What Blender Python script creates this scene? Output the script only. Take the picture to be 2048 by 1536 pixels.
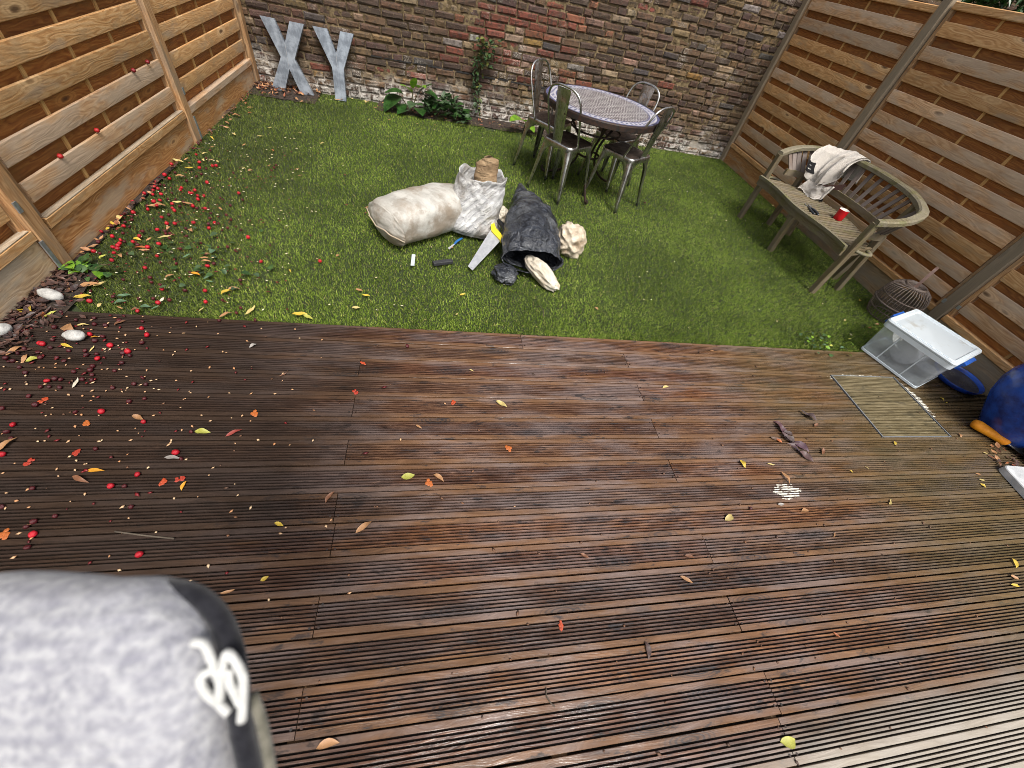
import bpy, bmesh, math, random
import numpy as np
from mathutils import Vector, Matrix, Euler, noise as mn
for o in list(bpy.data.objects): bpy.data.objects.remove(o)
S = bpy.context.scene
COL = S.collection
PI = math.pi
RAD = math.radians
rnd = random.Random(7)
# ------------------------------------------------------------------ camera, sky, sun, exposure
cam = bpy.data.cameras.new('camera')
camo = bpy.data.objects.new('camera', cam); COL.objects.link(camo)
R_ = Vector((0.97800071, -0.11480498, 0.17416781)); D_ = Vector((0.02416802, -0.76694802, -0.64125396)); F_ = Vector((0.20719681, 0.63135612, -0.7473011))
CAMP = Vector((0, 0, 1.58))
camo.matrix_world = Matrix(((R_.x, -D_.x, -F_.x, CAMP.x), (R_.y, -D_.y, -F_.y, CAMP.y), (R_.z, -D_.z, -F_.z, CAMP.z), (0, 0, 0, 1)))
cam.sensor_width = 36; cam.lens = 781.93 / 2048 * 36; cam.clip_start = .02; cam.clip_end = 400
cam.dof.use_dof = True; cam.dof.focus_distance = 2.3; cam.dof.aperture_fstop = 2.6
S.camera = camo
W = bpy.data.worlds.new('World'); S.world = W; W.use_nodes = True
wn = W.node_tree; wn.nodes.clear()
SUN_EL, SUN_AZ = RAD(60), RAD(166)      # azimuth clockwise from +Y: behind the camera, to the right
sky = wn.nodes.new('ShaderNodeTexSky'); sky.sky_type = 'NISHITA'; sky.sun_disc = False
sky.sun_elevation = SUN_EL; sky.sun_rotation = SUN_AZ; sky.dust_density = 4; sky.ozone_density = .6
bwn = wn.nodes.new('ShaderNodeRGBToBW'); mxn = wn.nodes.new('ShaderNodeMixRGB'); mxn.inputs[0].default_value = .72
bg = wn.nodes.new('ShaderNodeBackground'); bg.inputs[1].default_value = .13
wo = wn.nodes.new('ShaderNodeOutputWorld')
wn.links.new(sky.outputs[0], bwn.inputs[0]); wn.links.new(sky.outputs[0], mxn.inputs[1]); wn.links.new(bwn.outputs[0], mxn.inputs[2])
wn.links.new(mxn.outputs[0], bg.inputs[0]); wn.links.new(bg.outputs[0], wo.inputs[0])
sl = bpy.data.lights.new('sun', 'SUN'); sl.energy = 2.2; sl.angle = RAD(20); sl.color = (1, .95, .88)
slo = bpy.data.objects.new('sun', sl); COL.objects.link(slo)
sd = Vector((math.sin(SUN_AZ) * math.cos(SUN_EL), math.cos(SUN_AZ) * math.cos(SUN_EL), math.sin(SUN_EL)))
slo.rotation_euler = sd.to_track_quat('Z', 'Y').to_euler()
vs = S.view_settings; vs.view_transform = 'Standard'; vs.look = 'None'; vs.exposure = .82; vs.gamma = 1; vs.use_curve_mapping = False
S.render.engine = 'CYCLES'; S.cycles.use_denoising = True; S.cycles.filter_width = .8; S.cycles.max_bounces = 8; S.cycles.diffuse_bounces = 3; S.cycles.transparent_max_bounces = 12

# ------------------------------------------------------------------ material helpers
class NT:
    def __init__(s, name):
        s.m = bpy.data.materials.new(name); s.m.use_nodes = True; s.t = s.m.node_tree
        s.b = s.t.nodes['Principled BSDF']; s.out = s.t.nodes['Material Output']
    def n(s, typ, *args, **kw):
        nd = s.t.nodes.new('ShaderNode' + typ)
        for k, v in kw.items():
            if k.startswith('_'): setattr(nd, k[1:], v)
            else: s.put(nd.inputs[k.replace('_', ' ')], v)
        for i, v in enumerate(args):
            if v is not None: s.put(nd.inputs[i], v)
        return nd
    def put(s, inp, v):
        if isinstance(v, bpy.types.NodeSocket): s.t.links.new(v, inp)
        elif isinstance(v, tuple) and len(v) == 3 and inp.type == 'RGBA': inp.default_value = (*v, 1)
        else: inp.default_value = v
    def math(s, op, a, b=None, c=None, clamp=False):
        return s.n('Math', a, b, c, _operation=op, _use_clamp=clamp).outputs[0]
    def vmul(s, v, sc): return s.n('VectorMath', v, sc, _operation='MULTIPLY').outputs[0]
    def vadd(s, v, sc): return s.n('VectorMath', v, sc, _operation='ADD').outputs[0]
    def noise(s, v, scale, detail=4, rough=.55, dist=0): return s.n('TexNoise', Vector=v, Scale=scale, Detail=detail, Roughness=rough, Distortion=dist).outputs[0]
    def mix(s, f, a, b, mode='MIX'): return s.n('MixRGB', f, a, b, _blend_type=mode).outputs[0]
    def ss(s, v, lo, hi, tlo=0., thi=1.):
        nd = s.n('MapRange', v, _interpolation_type='SMOOTHSTEP'); nd.inputs[1].default_value = lo; nd.inputs[2].default_value = hi
        nd.inputs[3].default_value = tlo; nd.inputs[4].default_value = thi; return nd.outputs[0]
    def ramp(s, f, *st):
        nd = s.n('ValToRGB', f); e = nd.color_ramp.elements
        while len(e) < len(st): e.new(.5)
        for q, (p, c) in zip(e, st): q.position = p; q.color = (*c, 1)
        return nd.outputs[0]
    def obj(s): return s.n('TexCoord').outputs['Object']
    def pos(s): return s.n('NewGeometry').outputs['Position']
    def orand(s): return s.n('ObjectInfo').outputs['Random']
    def bump(s, h, strength=.3, dist=.01): s.put(s.b.inputs['Normal'], s.n('Bump', Strength=strength, Distance=dist, Height=h).outputs[0])
    def set(s, **k):
        for a, v in k.items(): s.put(s.b.inputs[a.replace('_', ' ')], v)
        return s.m

def wood(name, dark, mid, light, grey=None, greyamt=.5, rough=.7, bumps=.25, knots=True, moss=0., gs=1.):
    t = NT(name); o = t.obj(); r = t.orand()
    off = t.n('CombineXYZ', t.math('MULTIPLY', r, 53.), t.math('MULTIPLY', r, 17.), t.math('MULTIPLY', r, 31.)).outputs[0]
    v = t.vadd(o, off)
    warp = t.noise(t.vmul(v, (1.6, 9, 9)), 1.5, 2)
    v2 = t.vadd(v, t.n('CombineXYZ', 0., t.math('MULTIPLY', t.math('SUBTRACT', warp, .5), .09), t.math('MULTIPLY', t.math('SUBTRACT', warp, .5), .09)).outputs[0])
    grain = t.noise(t.vmul(v2, (2.5, 70 * gs, 70 * gs)), 1.6, 4, .65)
    wv = t.n('TexWave', Vector=t.vmul(v2, (.9, 14 * gs, 14 * gs)), Scale=2.2, Distortion=3.5, Detail=2, Detail_Scale=1.2, _bands_direction='DIAGONAL').outputs[1]
    g = t.math('ADD', t.math('MULTIPLY', grain, .80), t.math('MULTIPLY', wv, .20))
    c = t.ramp(g, (.2, dark), (.5, mid), (.78, light))
    blot = t.noise(t.vmul(v, (3, 9, 9)), 1.8, 4)
    c = t.mix(t.ss(blot, .52, .68, 0, .6), c, tuple(x * .45 for x in dark))
    c = t.mix(t.ss(t.noise(t.vmul(v, (2, 6, 6)), 2.7, 3), .5, .75, 0, .5), c, light)
    if knots:
        kd = t.math('MULTIPLY', t.math('SUBTRACT', t.noise(t.vmul(v, (9, 22, 22)), 1., 3), .5), .16)
        vo = t.n('TexVoronoi', Vector=t.vadd(t.vmul(v, (2.3, 7.5, 7.5)), t.n('CombineXYZ', kd, kd, kd).outputs[0]), Scale=1.0, Randomness=1.).outputs[0]
        c = t.mix(t.ss(vo, .30, .16, 0, .75), c, light)
        rg = t.math('SINE', t.math('MULTIPLY', vo, 85.))
        c = t.mix(t.math('MULTIPLY', t.ss(vo, .36, .16), t.ss(rg, -.2, .8, 0, .28)), c, dark)
        c = t.mix(t.ss(vo, .13, .05, 0, .9), c, tuple(x * .3 for x in dark))
    if grey:
        gm = t.noise(t.vmul(v, (1.3, 5, 5)), 2.1, 4)
        c = t.mix(t.ss(gm, .62 - .3 * greyamt, .8 - .3 * greyamt, 0, .75), c, t.mix(grain, tuple(x * .55 for x in grey), grey))
    c = t.mix(1., c, t.mix(r, (.78, .76, .74), (1.15, 1.12, 1.1)), 'MULTIPLY')
    if moss:
        ms = t.noise(t.pos(), 16, 5, .65)
        c = t.mix(t.ss(ms, .5, .64, 0, moss), c, (.12, .115, .035))
        c = t.mix(t.ss(t.noise(t.pos(), 55, 3), .6, .7, 0, moss * .6), c, (.3, .27, .15))
    t.bump(t.math('ADD', g, t.math('MULTIPLY', blot, .4)), bumps, .006)
    return t.set(Base_Color=c, Roughness=t.ss(grain, .2, .8, rough - .1, rough + .12))

def plain(name, col, rough=.5, metal=0., var=.15, scale=30, bumps=0., col2=None, spec=.5, dist=.004):
    t = NT(name); o = t.obj()
    ns = t.noise(o, scale, 4)
    c2 = col2 or tuple(x * (1 - var * 2) for x in col)
    c = t.mix(t.ss(ns, .3, .7), c2, col)
    if bumps: t.bump(t.noise(o, scale * 1.7, 5), bumps, dist)
    return t.set(Base_Color=c, Roughness=t.ss(ns, .3, .7, min(1, rough * 1.2), rough * .85), Metallic=metal, Specular_IOR_Level=spec)

def objcol(name, rough=.5, var=.5, scale=120, bumps=0., spec=.5, trans=0.):
    t = NT(name); oc = t.n('ObjectInfo').outputs['Color']; o = t.obj()
    ns = t.noise(o, scale, 4)
    c = t.mix(t.ss(ns, .4, .7, 0, var), oc, t.mix(1., oc, (.35, .3, .25), 'MULTIPLY'))
    if bumps: t.bump(ns, bumps, .002)
    return t.set(Base_Color=c, Roughness=rough, Specular_IOR_Level=spec)

M = {}
M['slat'] = wood('slat_wood', (.34, .15, .048), (.57, .32, .13), (.74, .50, .26), grey=(.54, .40, .27), greyamt=.25, rough=.65)
M['slat_grey'] = wood('weathered_slat_wood', (.31, .15, .065), (.55, .34, .18), (.72, .50, .31), grey=(.66, .52, .385), greyamt=.7, rough=.65)
M['back_slat'] = wood('sheltered_shaded_slat_wood', (.17, .046, .009), (.33, .12, .023), (.47, .215, .055), rough=.7)  # sheltered orange wood, its colour also darkened for the front slats' shadow
M['batten'] = wood('batten_wood', (.36, .18, .05), (.52, .30, .10), (.64, .42, .17), rough=.7, knots=False)
M['post'] = wood('post_wood', (.25, .12, .045), (.43, .24, .105), (.58, .38, .2), grey=(.33, .25, .17), greyamt=.5)
M['post_grey'] = wood('grey_post_wood', (.17, .11, .06), (.29, .20, .12), (.40, .30, .195), grey=(.31, .26, .185), greyamt=1.1)
M['gravel_board'] = wood('gravel_board_wood', (.22, .085, .022), (.42, .20, .065), (.60, .36, .16), grey=(.56, .45, .31), greyamt=.4, knots=True)
M['gravel_pale'] = wood('pale_gravel_board_wood', (.26, .17, .09), (.44, .31, .18), (.58, .45, .30), grey=(.46, .40, .31), greyamt=.7)
M['pale_rail'] = wood('pale_painted_rail', (.30, .21, .125), (.46, .36, .245), (.62, .53, .41), grey=(.52, .46, .36), greyamt=.7, knots=False)
M['bench'] = wood('bench_teak', (.075, .055, .028), (.135, .102, .055), (.22, .175, .105), grey=(.20, .17, .12), greyamt=.7, knots=False, moss=.45)
M['bench_moss'] = wood('mossy_bench_teak', (.085, .07, .036), (.15, .128, .07), (.26, .225, .14), grey=(.24, .215, .155), greyamt=.8, knots=False, moss=.75)
M['bench_slat'] = wood('bench_back_slat', (.085, .058, .043), (.145, .108, .085), (.21, .165, .14), grey=(.22, .185, .165), greyamt=.9, knots=False)

def deck_mat():
    t = NT('wet_decking'); o = t.obj(); r = t.orand(); p = t.pos()
    off = t.n('CombineXYZ', t.math('MULTIPLY', r, 53.), t.math('MULTIPLY', r, 17.), t.math('MULTIPLY', r, 31.)).outputs[0]
    v = t.vadd(o, off)
    warp = t.noise(t.vmul(v, (1.5, 8, 8)), 1.5, 2)
    v2 = t.vadd(v, t.n('CombineXYZ', 0., t.math('MULTIPLY', t.math('SUBTRACT', warp, .5), .1), 0.).outputs[0])
    grain = t.noise(t.vmul(v2, (4, 90, 40)), 1.5, 4, .65)
    c = t.ramp(grain, (.25, (.022, .012, .008)), (.5, (.088, .046, .028)), (.80, (.25, .15, .092)))
    # board to board: redder, browner, yellower
    bt = t.ramp(t.math('FRACT', t.math('MULTIPLY', r, 7.31)), (.0, (.66, .62, .64)), (.3, (1.1, .88, .78)), (.55, (.85, .9, .92)), (.8, (1.35, 1.05, .75)), (1., (.75, .74, .78)))
    c = t.mix(1., c, bt, 'MULTIPLY')
    # warm orange new wood spots
    c = t.mix(t.ss(t.noise(t.vmul(v, (1.1, 9, 9)), 1.4, 3), .60, .75, 0, .6), c, t.mix(grain, (.12, .05, .016), (.28, .135, .05)))
    # ribbed middle worn grey, smooth board edges still warm brown
    oy = t.math('ABSOLUTE', t.n('SeparateXYZ', o).outputs[1])
    edg = t.ss(oy, .0375, .0405)
    c = t.mix(t.math('MULTIPLY', edg, .7), c, t.mix(grain, (.06, .028, .012), (.235, .125, .06)))
    # grey weathering, with the violet sky sheen put into the colour
    c = t.mix(t.ss(t.noise(t.vmul(v, (1.6, 7, 7)), 1.5, 5, .62), .42, .66, 0, .55), c, t.mix(grain, (.07, .054, .053), (.27, .22, .21)))
    # dark mildew blots at knots
    kn = t.n('TexVoronoi', Vector=t.vmul(v, (2.3, 9, 9)), Scale=1.).outputs[0]
    ring = t.ss(t.math('SINE', t.math('MULTIPLY', kn, 150.)), -.3, .8)
    c = t.mix(t.math('MULTIPLY', t.ss(kn, .34, .12), t.math('ADD', .35, t.math('MULTIPLY', ring, .4))), c, (.022, .022, .024))
    mil = t.noise(t.vmul(v, (4, 13, 13)), 2.2, 6, .7)
    c = t.mix(t.ss(mil, .56, .66, 0, .8), c, (.02, .019, .02))
    sx = t.n('SeparateXYZ', p).outputs
    # trodden-in dirt on the left, with the tree's dark reflection put into the colour
    lf = t.math('ADD', sx[0], t.math('MULTIPLY', t.math('SUBTRACT', t.noise(p, 1.6, 4), .5), 1.5))
    c = t.mix(t.ss(lf, .25, -.85, 0, .9), c, t.mix(grain, (.008, .006, .005), (.042, .030, .024)))
    # green algae on the right
    al = t.math('ADD', sx[0], t.math('MULTIPLY', t.math('SUBTRACT', t.noise(p, 1.1, 3), .5), 1.6))
    c = t.mix(t.ss(al, 1.5, 2.9, 0, .62), c, t.mix(grain, (.045, .034, .013), (.16, .13, .06)))
    # paler boards at the front right
    py = t.math('ADD', sx[1], t.math('ADD', t.math('MULTIPLY', t.math('SUBTRACT', t.noise(t.vmul(p, (1.5, 10, 1)), 1.6, 4), .5), .09), t.math('MULTIPLY', sx[0], -.035)))
    pale_front = t.math('MULTIPLY', t.ss(py, -.17, -.33), t.ss(sx[0], .65, 1.45))
    c = t.mix(pale_front, c, t.mix(grain, (.17, .14, .105), (.42, .375, .315)))
    # old spilt white paint: worn to the ridges
    def paint(cx, cy, rx, ry, th):
        d = t.n('VectorMath', t.vmul(t.vadd(p, (-cx, -cy, 0)), (1 / rx, 1 / ry, 0)), _operation='LENGTH').outputs['Value']
        d = t.math('ADD', d, t.math('MULTIPLY', t.math('SUBTRACT', t.noise(p, 45, 4), .5), 1.5))
        return t.ss(d, 1., .8)
    pm = t.math('MAXIMUM', paint(1.78, .672, .085, .042, 0), t.math('MAXIMUM', paint(3.22, 1.27, .075, .17, 0), t.math('MULTIPLY', paint(2.95, 1.465, .30, .03, 0), .9)))
    pm = t.math('MULTIPLY', pm, t.ss(t.noise(t.vmul(p, (30, 120, 30)), 1., 3), .35, .5))
    c = t.mix(t.math('MULTIPLY', pm, t.ss(sx[2], -.004, -.001)), c, (.66, .64, .56))
    t.bump(t.math('ADD', grain, t.math('MULTIPLY', mil, .5)), .3, .004)
    wet = t.noise(t.vmul(p, (3, 5, 1)), 2., 4)
    ro = t.math('ADD', t.ss(wet, .35, .65, .36, .22), t.math('MULTIPLY', pale_front, .3))
    sp_ = t.math('MULTIPLY', t.ss(wet, .38, .6, .3, .85), t.ss(lf, -.8, .6, .12, 1.))  # weaker gloss on the left stands in for the dark tree overhead
    return t.set(Base_Color=c, Roughness=ro, Specular_IOR_Level=sp_)
M['deck'] = deck_mat()
M['groove'] = plain('groove_shade_and_algae', (.018, .014, .011), .8, scale=40, col2=(.008, .007, .006), spec=.15)  # near-black floors put the groove shade, along with algae, into the colour
def hatch_mat():
    t = NT('dry_decking'); o = t.obj(); r = t.orand(); v = t.vadd(o, t.n('CombineXYZ', t.math('MULTIPLY', r, 53.), t.math('MULTIPLY', r, 9.), 0.).outputs[0])
    grain = t.noise(t.vmul(v, (4, 90, 40)), 1.5, 4, .65)
    c = t.ramp(grain, (.25, (.05, .038, .018)), (.5, (.135, .105, .052)), (.78, (.29, .245, .15)))
    c = t.mix(t.ss(t.noise(t.vmul(v, (3, 12, 12)), 2.5, 5, .65), .5, .66, 0, .75), c, (.045, .038, .02))
    t.bump(grain, .3, .004)
    return t.set(Base_Color=c, Roughness=.55)
M['hatch'] = hatch_mat()

def brick_mat():
    t = NT('old_brick'); a = t.n('Attribute', _attribute_name='Col').outputs[0]; p = t.pos()
    n1 = t.noise(p, 28, 5, .65); n2 = t.noise(p, 95, 4, .6)
    c = t.mix(t.ss(n1, .44, .66, 0, .75), a, (.035, .027, .022)); c = t.mix(t.ss(t.noise(p, 7, 4, .6), .45, .7, 0, .45), c, (.07, .052, .036))
    c = t.mix(t.ss(n2, .56, .76, 0, .55), c, (.30, .23, .14))
    sx = t.n('SeparateXYZ', p).outputs
    # salt bloom and old limewash near the foot of the wall
    hz = t.math('ADD', sx[2], t.math('MULTIPLY', t.math('SUBTRACT', t.noise(p, 2.3, 5, .6), .5), .75))
    c = t.mix(t.math('MULTIPLY', t.ss(hz, .34, .05), t.ss(t.noise(p, 16, 5, .7), .42, .6, 0, .85)), c, (.56, .53, .48))
    c = t.mix(t.math('MULTIPLY', t.ss(t.noise(p, 3.1, 4), .55, .7), t.ss(n2, .45, .6, 0, .5)), c, (.5, .46, .40))
    t.bump(t.math('ADD', n1, t.math('MULTIPLY', n2, .5)), .7, .012)
    return t.set(Base_Color=c, Roughness=.85, Specular_IOR_Level=.3)
M['brick'] = brick_mat()
def mortar_mat():
    t = NT('lime_mortar'); p = t.pos(); n1 = t.noise(p, 22, 5, .65); n2 = t.noise(p, 130, 3)
    c = t.mix(t.ss(n1, .4, .65), (.085, .060, .032), (.21, .155, .085))
    c = t.mix(t.ss(t.noise(p, 6, 5, .7), .54, .68, 0, .8), c, (.05, .04, .03))
    sx = t.n('SeparateXYZ', p).outputs
    hz = t.math('ADD', sx[2], t.math('MULTIPLY', t.math('SUBTRACT', t.noise(p, 2.3, 5, .6), .5), .75))
    c = t.mix(t.ss(hz, .36, .05, 0, .8), c, (.50, .46, .41))
    t.bump(t.math('ADD', n1, t.math('MULTIPLY', n2, .5)), .8, .015)
    return t.set(Base_Color=c, Roughness=.95, Specular_IOR_Level=.2)
M['mortar'] = mortar_mat()
def grass_mat():
    t = NT('turf_blade'); a = t.n('Attribute', _attribute_name='tone').outputs['Fac']; p = t.pos()
    c = t.ramp(a, (.0, (.018, .042, .006)), (.35, (.09, .145, .017)), (.7, (.205, .285, .042)), (.92, (.35, .43, .11)), (1., (.34, .31, .12)))
    big = t.noise(p, 1.4, 4)
    c = t.mix(1., c, t.mix(t.ss(big, .35, .65), (.72, .72, .66), (1.2, 1.18, 1.1)), 'MULTIPLY')
    sx = t.n('SeparateXYZ', p).outputs
    wn_ = t.math('ADD', sx[0], t.math('MULTIPLY', t.math('SUBTRACT', t.noise(p, 2.5, 4), .5), 1.2))
    c = t.mix(t.ss(wn_, -.6, -1.8, 0, .5), c, t.mix(a, (.014, .012, .006), (.075, .07, .028)))
    return t.set(Base_Color=c, Roughness=.6, Specular_IOR_Level=.12)
M['grass'] = grass_mat()
M['turf_base'] = plain('turf_backing', (.028, .045, .010), .95, scale=60, col2=(.02, .022, .009))
M['soil'] = plain('dark_soil', (.055, .035, .022), .95, scale=40, bumps=1., col2=(.018, .012, .009), dist=.02)
M['ground'] = plain('ground_earth', (.09, .07, .05), .95, scale=6)
def steel():
    t = NT('brushed_galvanised_steel'); o = t.obj()
    n1 = t.noise(o, 14, 4); n2 = t.noise(t.vmul(o, (60, 60, 6)), 2, 3)
    c = t.mix(t.ss(n1, .4, .65), (.42, .41, .385), (.64, .63, .61)); c = t.mix(t.ss(t.noise(o, 40, 4), .6, .72, 0, .5), c, (.16, .1, .06))
    return t.set(Base_Color=c, Metallic=1., Roughness=t.ss(n2, .3, .7, .24, .4))
M['steel'] = steel()
M['seat'] = plain('brown_stained_steel_seat', (.12, .085, .065), .5, .5, scale=18, col2=(.055, .04, .034))
M['iron'] = plain('black_wrought_iron', (.022, .02, .019), .5, .3, scale=40, col2=(.05, .025, .015))
def zinc():
    t = NT('zinc_sheet'); o = t.obj(); n1 = t.noise(o, 9, 5, .6); n2 = t.noise(t.vmul(o, (40, 40, 8)), 2, 3)
    c = t.mix(t.ss(n1, .38, .66), (.17, .195, .23), (.38, .43, .49)); c = t.mix(t.ss(n2, .5, .75, 0, .35), c, (.46, .52, .58))
    return t.set(Base_Color=c, Metallic=.45, Roughness=t.ss(n1, .3, .7, .55, .38))
M['zinc'] = zinc()
M['bracket'] = plain('galvanised_bracket', (.42, .45, .48), .4, .7, scale=60)
def mosaic():
    t = NT('mosaic_top'); o = t.obj(); r = t.n('VectorMath', t.vmul(o, (1, 1, 0)), _operation='LENGTH').outputs['Value']
    rot = t.n('VectorRotate', o, _rotation_type='Z_AXIS', Angle=.35).outputs[0]
    b1 = t.n('TexBrick', Vector=rot, Color1=(.66, .65, .63), Color2=(.54, .52, .51), Mortar=(.06, .045, .055), Scale=1., Mortar_Size=.0058, Mortar_Smooth=.05, Bias=.1, Brick_Width=.046, Row_Height=.024).outputs[0]
    rx = t.n('SeparateXYZ', rot).outputs
    st = t.math('SINE', t.math('MULTIPLY', t.math('ADD', rx[0], rx[1]), 62.)); s2 = t.math('MULTIPLY', t.math('SINE', t.math('MULTIPLY', rx[0], 112.)), t.math('SINE', t.math('MULTIPLY', rx[1], 150.)))
    c = t.mix(t.ss(s2, .30, .40, 0, .92), b1, (.075, .06, .066)); c = t.mix(t.ss(st, .3, .8, 0, .2), c, (.2, .16, .16))
    ang = t.n('Math', t.n('SeparateXYZ', o).outputs[1], t.n('SeparateXYZ', o).outputs[0], _operation='ARCTAN2').outputs[0]
    seg = t.math('SINE', t.math('MULTIPLY', ang, 64.))
    blue = t.mix(t.ss(t.noise(o, 60, 3), .4, .6), (.05, .055, .13), (.12, .13, .24)); white = (.46, .45, .48)
    chk = t.mix(t.ss(seg, -.2, .2), blue, white)
    c = t.mix(t.ss(r, .421, .422), c, blue); c = t.mix(t.ss(r, .436, .437), c, white)
    c = t.mix(t.ss(r, .452, .453), c, chk); c = t.mix(t.ss(r, .484, .485), c, white); c = t.mix(t.ss(r, .498, .499), c, blue)
    return t.set(Base_Color=c, Roughness=.28, Specular_IOR_Level=.6)
M['mosaic'] = mosaic()
def sackmat(name, c1, c2, dirt, dirtamt, rough, bs=.6, cell=.5, rot=(0., 0., 0.), st=(7, 11, 30)):
    t = NT(name); o = t.obj()
    n1 = t.noise(o, 5, 5, .65); orot = t.n('VectorRotate', o, _rotation_type='EULER_XYZ', Rotation=rot).outputs[0]
    w = t.noise(t.vadd(t.vmul(orot, st), t.n('CombineXYZ', t.math('MULTIPLY', n1, 5.), 0., 0.).outputs[0]), 1., 5, .6)
    c = t.mix(t.ss(w, .35, .65), c2, c1)
    c = t.mix(t.ss(n1, .60 - dirtamt * .3, .86 - dirtamt * .3, 0, .8), c, dirt)
    cr = t.n('TexVoronoi', Vector=t.vadd(t.vmul(o, (11, 11, 11)), t.n('CombineXYZ', n1, w, n1).outputs[0]), Scale=1., _feature='DISTANCE_TO_EDGE').outputs[0]
    t.bump(t.math('ADD', w, t.math('MULTIPLY', t.ss(cr, .0, .25), cell)), bs, .02)
    return t.set(Base_Color=c, Roughness=rough)
M['sack_white'] = sackmat('white_rubble_sack', (.47, .455, .415), (.34, .325, .29), (.20, .15, .10), .66, .5, .45, .12, (0., 0., .7), (5, 16, 16))
M['sack_grey'] = sackmat('dusty_white_sack', (.60, .60, .59), (.33, .33, .335), (.22, .19, .15), .6, .4, 1.5, .1, (.2, .75, .3), (6, 8, 34))
M['sack_black'] = sackmat('black_plastic_sack', (.036, .040, .05), (.015, .017, .022), (.11, .115, .12), .5, .26, 1.4, .3, (0., .3, .9), (6, 9, 30))
M['sack_cream'] = sackmat('cream_plastic', (.56, .49, .38), (.42, .34, .25), (.26, .17, .09), .4, .3, .7, .12, (.5, .3, .2), (6, 6, 26))
M['film_white'] = sackmat('crumpled_white_film', (.60, .56, .47), (.48, .42, .33), (.36, .26, .15), .35, .28, .7, .12, (.3, 1.2, .2), (6, 6, 26))
M['rubble'] = sackmat('brown_bark_board', (.36, .25, .14), (.23, .15, .08), (.2, .12, .06), .5, .85, .7)
M['yellow'] = plain('yellow_plastic', (.82, .62, .02), .35, var=.05)
M['black_plastic'] = plain('black_plastic', (.012, .012, .013), .4, var=.1)
M['saw_steel'] = plain('saw_steel', (.60, .61, .62), .38, .55, scale=25, col2=(.45, .46, .48))
M['blue_plastic'] = plain('blue_plastic', (.02, .12, .34), .35, var=.1)
M['pale_block'] = plain('pale_grey_block', (.48, .52, .54), .6, var=.05)
M['whetstone'] = plain('charcoal_block', (.028, .028, .031), .7, scale=60, bumps=.3)
def cloth(name, c1, c2, sc, bs):
    t = NT(name); o = t.obj(); n = t.noise(o, sc, 3, .7); t.bump(n, bs, .006)
    return t.set(Base_Color=t.mix(t.ss(n, .35, .65), c2, c1), Roughness=.95, Specular_IOR_Level=.1, Sheen_Weight=.3)
M['fleece'] = cloth('oatmeal_fleece', (.66, .61, .55), (.46, .42, .37), 170, .9)
M['dark_cloth'] = cloth('black_lining', (.015, .014, .015), (.008, .008, .008), 120, .3)
M['brown_cloth'] = cloth('brown_binding', (.15, .075, .06), (.1, .05, .04), 120, .3)
M['red_enamel'] = plain('red_enamel', (.55, .008, .014), .12, var=.04, scale=8)
M['white_enamel'] = plain('white_enamel', (.8, .78, .72), .2, var=.04, scale=8)
M['tool_black'] = plain('dark_tool_grip', (.016, .019, .026), .32, var=.1)
M['tool_steel'] = plain('tool_steel', (.35, .34, .33), .4, .8)
M['rattan'] = wood('grey_rattan', (.06, .043, .034), (.125, .095, .078), (.23, .185, .16), knots=False, rough=.55)
M['rope'] = plain('dark_rope', (.13, .1, .085), .9, scale=200, bumps=.8)
M['leather'] = plain('brown_leather_strap', (.2, .12, .095), .6, scale=30)
def clear_plastic():
    t = NT('frosted_clear_plastic'); o = t.obj(); n = t.noise(o, 9, 4)
    t.set(Base_Color=(.80, .85, .88), Roughness=.35, Specular_IOR_Level=.5)
    tr = t.n('BsdfTransparent', (.90, .94, .97)); tl = t.n('BsdfTranslucent', (.78, .84, .88))
    a = t.n('MixShader', .35, t.b.outputs[0], tl.outputs[0]); m = t.n('MixShader', t.ss(n, .35, .7, .73, .6), a.outputs[0], tr.outputs[0])
    t.t.links.new(m.outputs[0], t.out.inputs[0]); return t.m
M['clear'] = clear_plastic()
def lid_plastic():
    t = NT('milky_lid_plastic'); o = t.obj(); n = t.noise(o, 6, 5, .65)
    c = t.mix(t.ss(n, .5, .68, 0, .75), (.60, .66, .70), (.34, .30, .24))
    t.set(Base_Color=c, Roughness=.35)
    tr = t.n('BsdfTransparent', (.92, .95, .97)); m = t.n('MixShader', .28, t.b.outputs[0], tr.outputs[0])
    t.t.links.new(m.outputs[0], t.out.inputs[0]); return t.m
M['lid'] = lid_plastic()
M['box_rim'] = plain('white_box_rim', (.58, .64, .68), .3, var=.05)
M['handle_blue'] = plain('bright_blue_handle', (.02, .10, .42), .3, var=.08)
M['ceramic'] = plain('grey_ceramic', (.50, .49, .50), .35, var=.06)
M['paper'] = sackmat('white_paper', (.8, .8, .8), (.68, .68, .7), (.45, .42, .45), .3, .7, .6)
def glaze():
    t = NT('cobalt_glaze'); o = t.obj(); n = t.noise(o, 11, 5, .65)
    c = t.mix(t.ss(n, .3, .7), (.008, .024, .16), (.015, .085, .48)); t.bump(t.noise(o, 25, 3), .15, .01)
    return t.set(Base_Color=c, Roughness=.26, Specular_IOR_Level=.5)
M['glaze'] = glaze()
M['dish_in'] = plain('dirty_dish_glaze', (.05, .05, .055), .3, scale=14, col2=(.015, .016, .03))
M['orange'] = plain('orange_foam_grip', (.85, .33, .008), .6, scale=22, bumps=.3, col2=(.72, .24, .005))
M['rock'] = plain('dark_mossy_rock', (.10, .10, .09), .9, scale=26, bumps=1., col2=(.028, .028, .027), dist=.02)
M['slab'] = plain('pale_stone_slab', (.55, .56, .57), .7, scale=14, bumps=.3, col2=(.36, .37, .38))
M['pebble'] = plain('white_pebble', (.46, .455, .43), .7, scale=45, bumps=.6, col2=(.30, .295, .28))
M['leaf'] = objcol('fallen_leaf', .5, .55, 70, .3)
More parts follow.
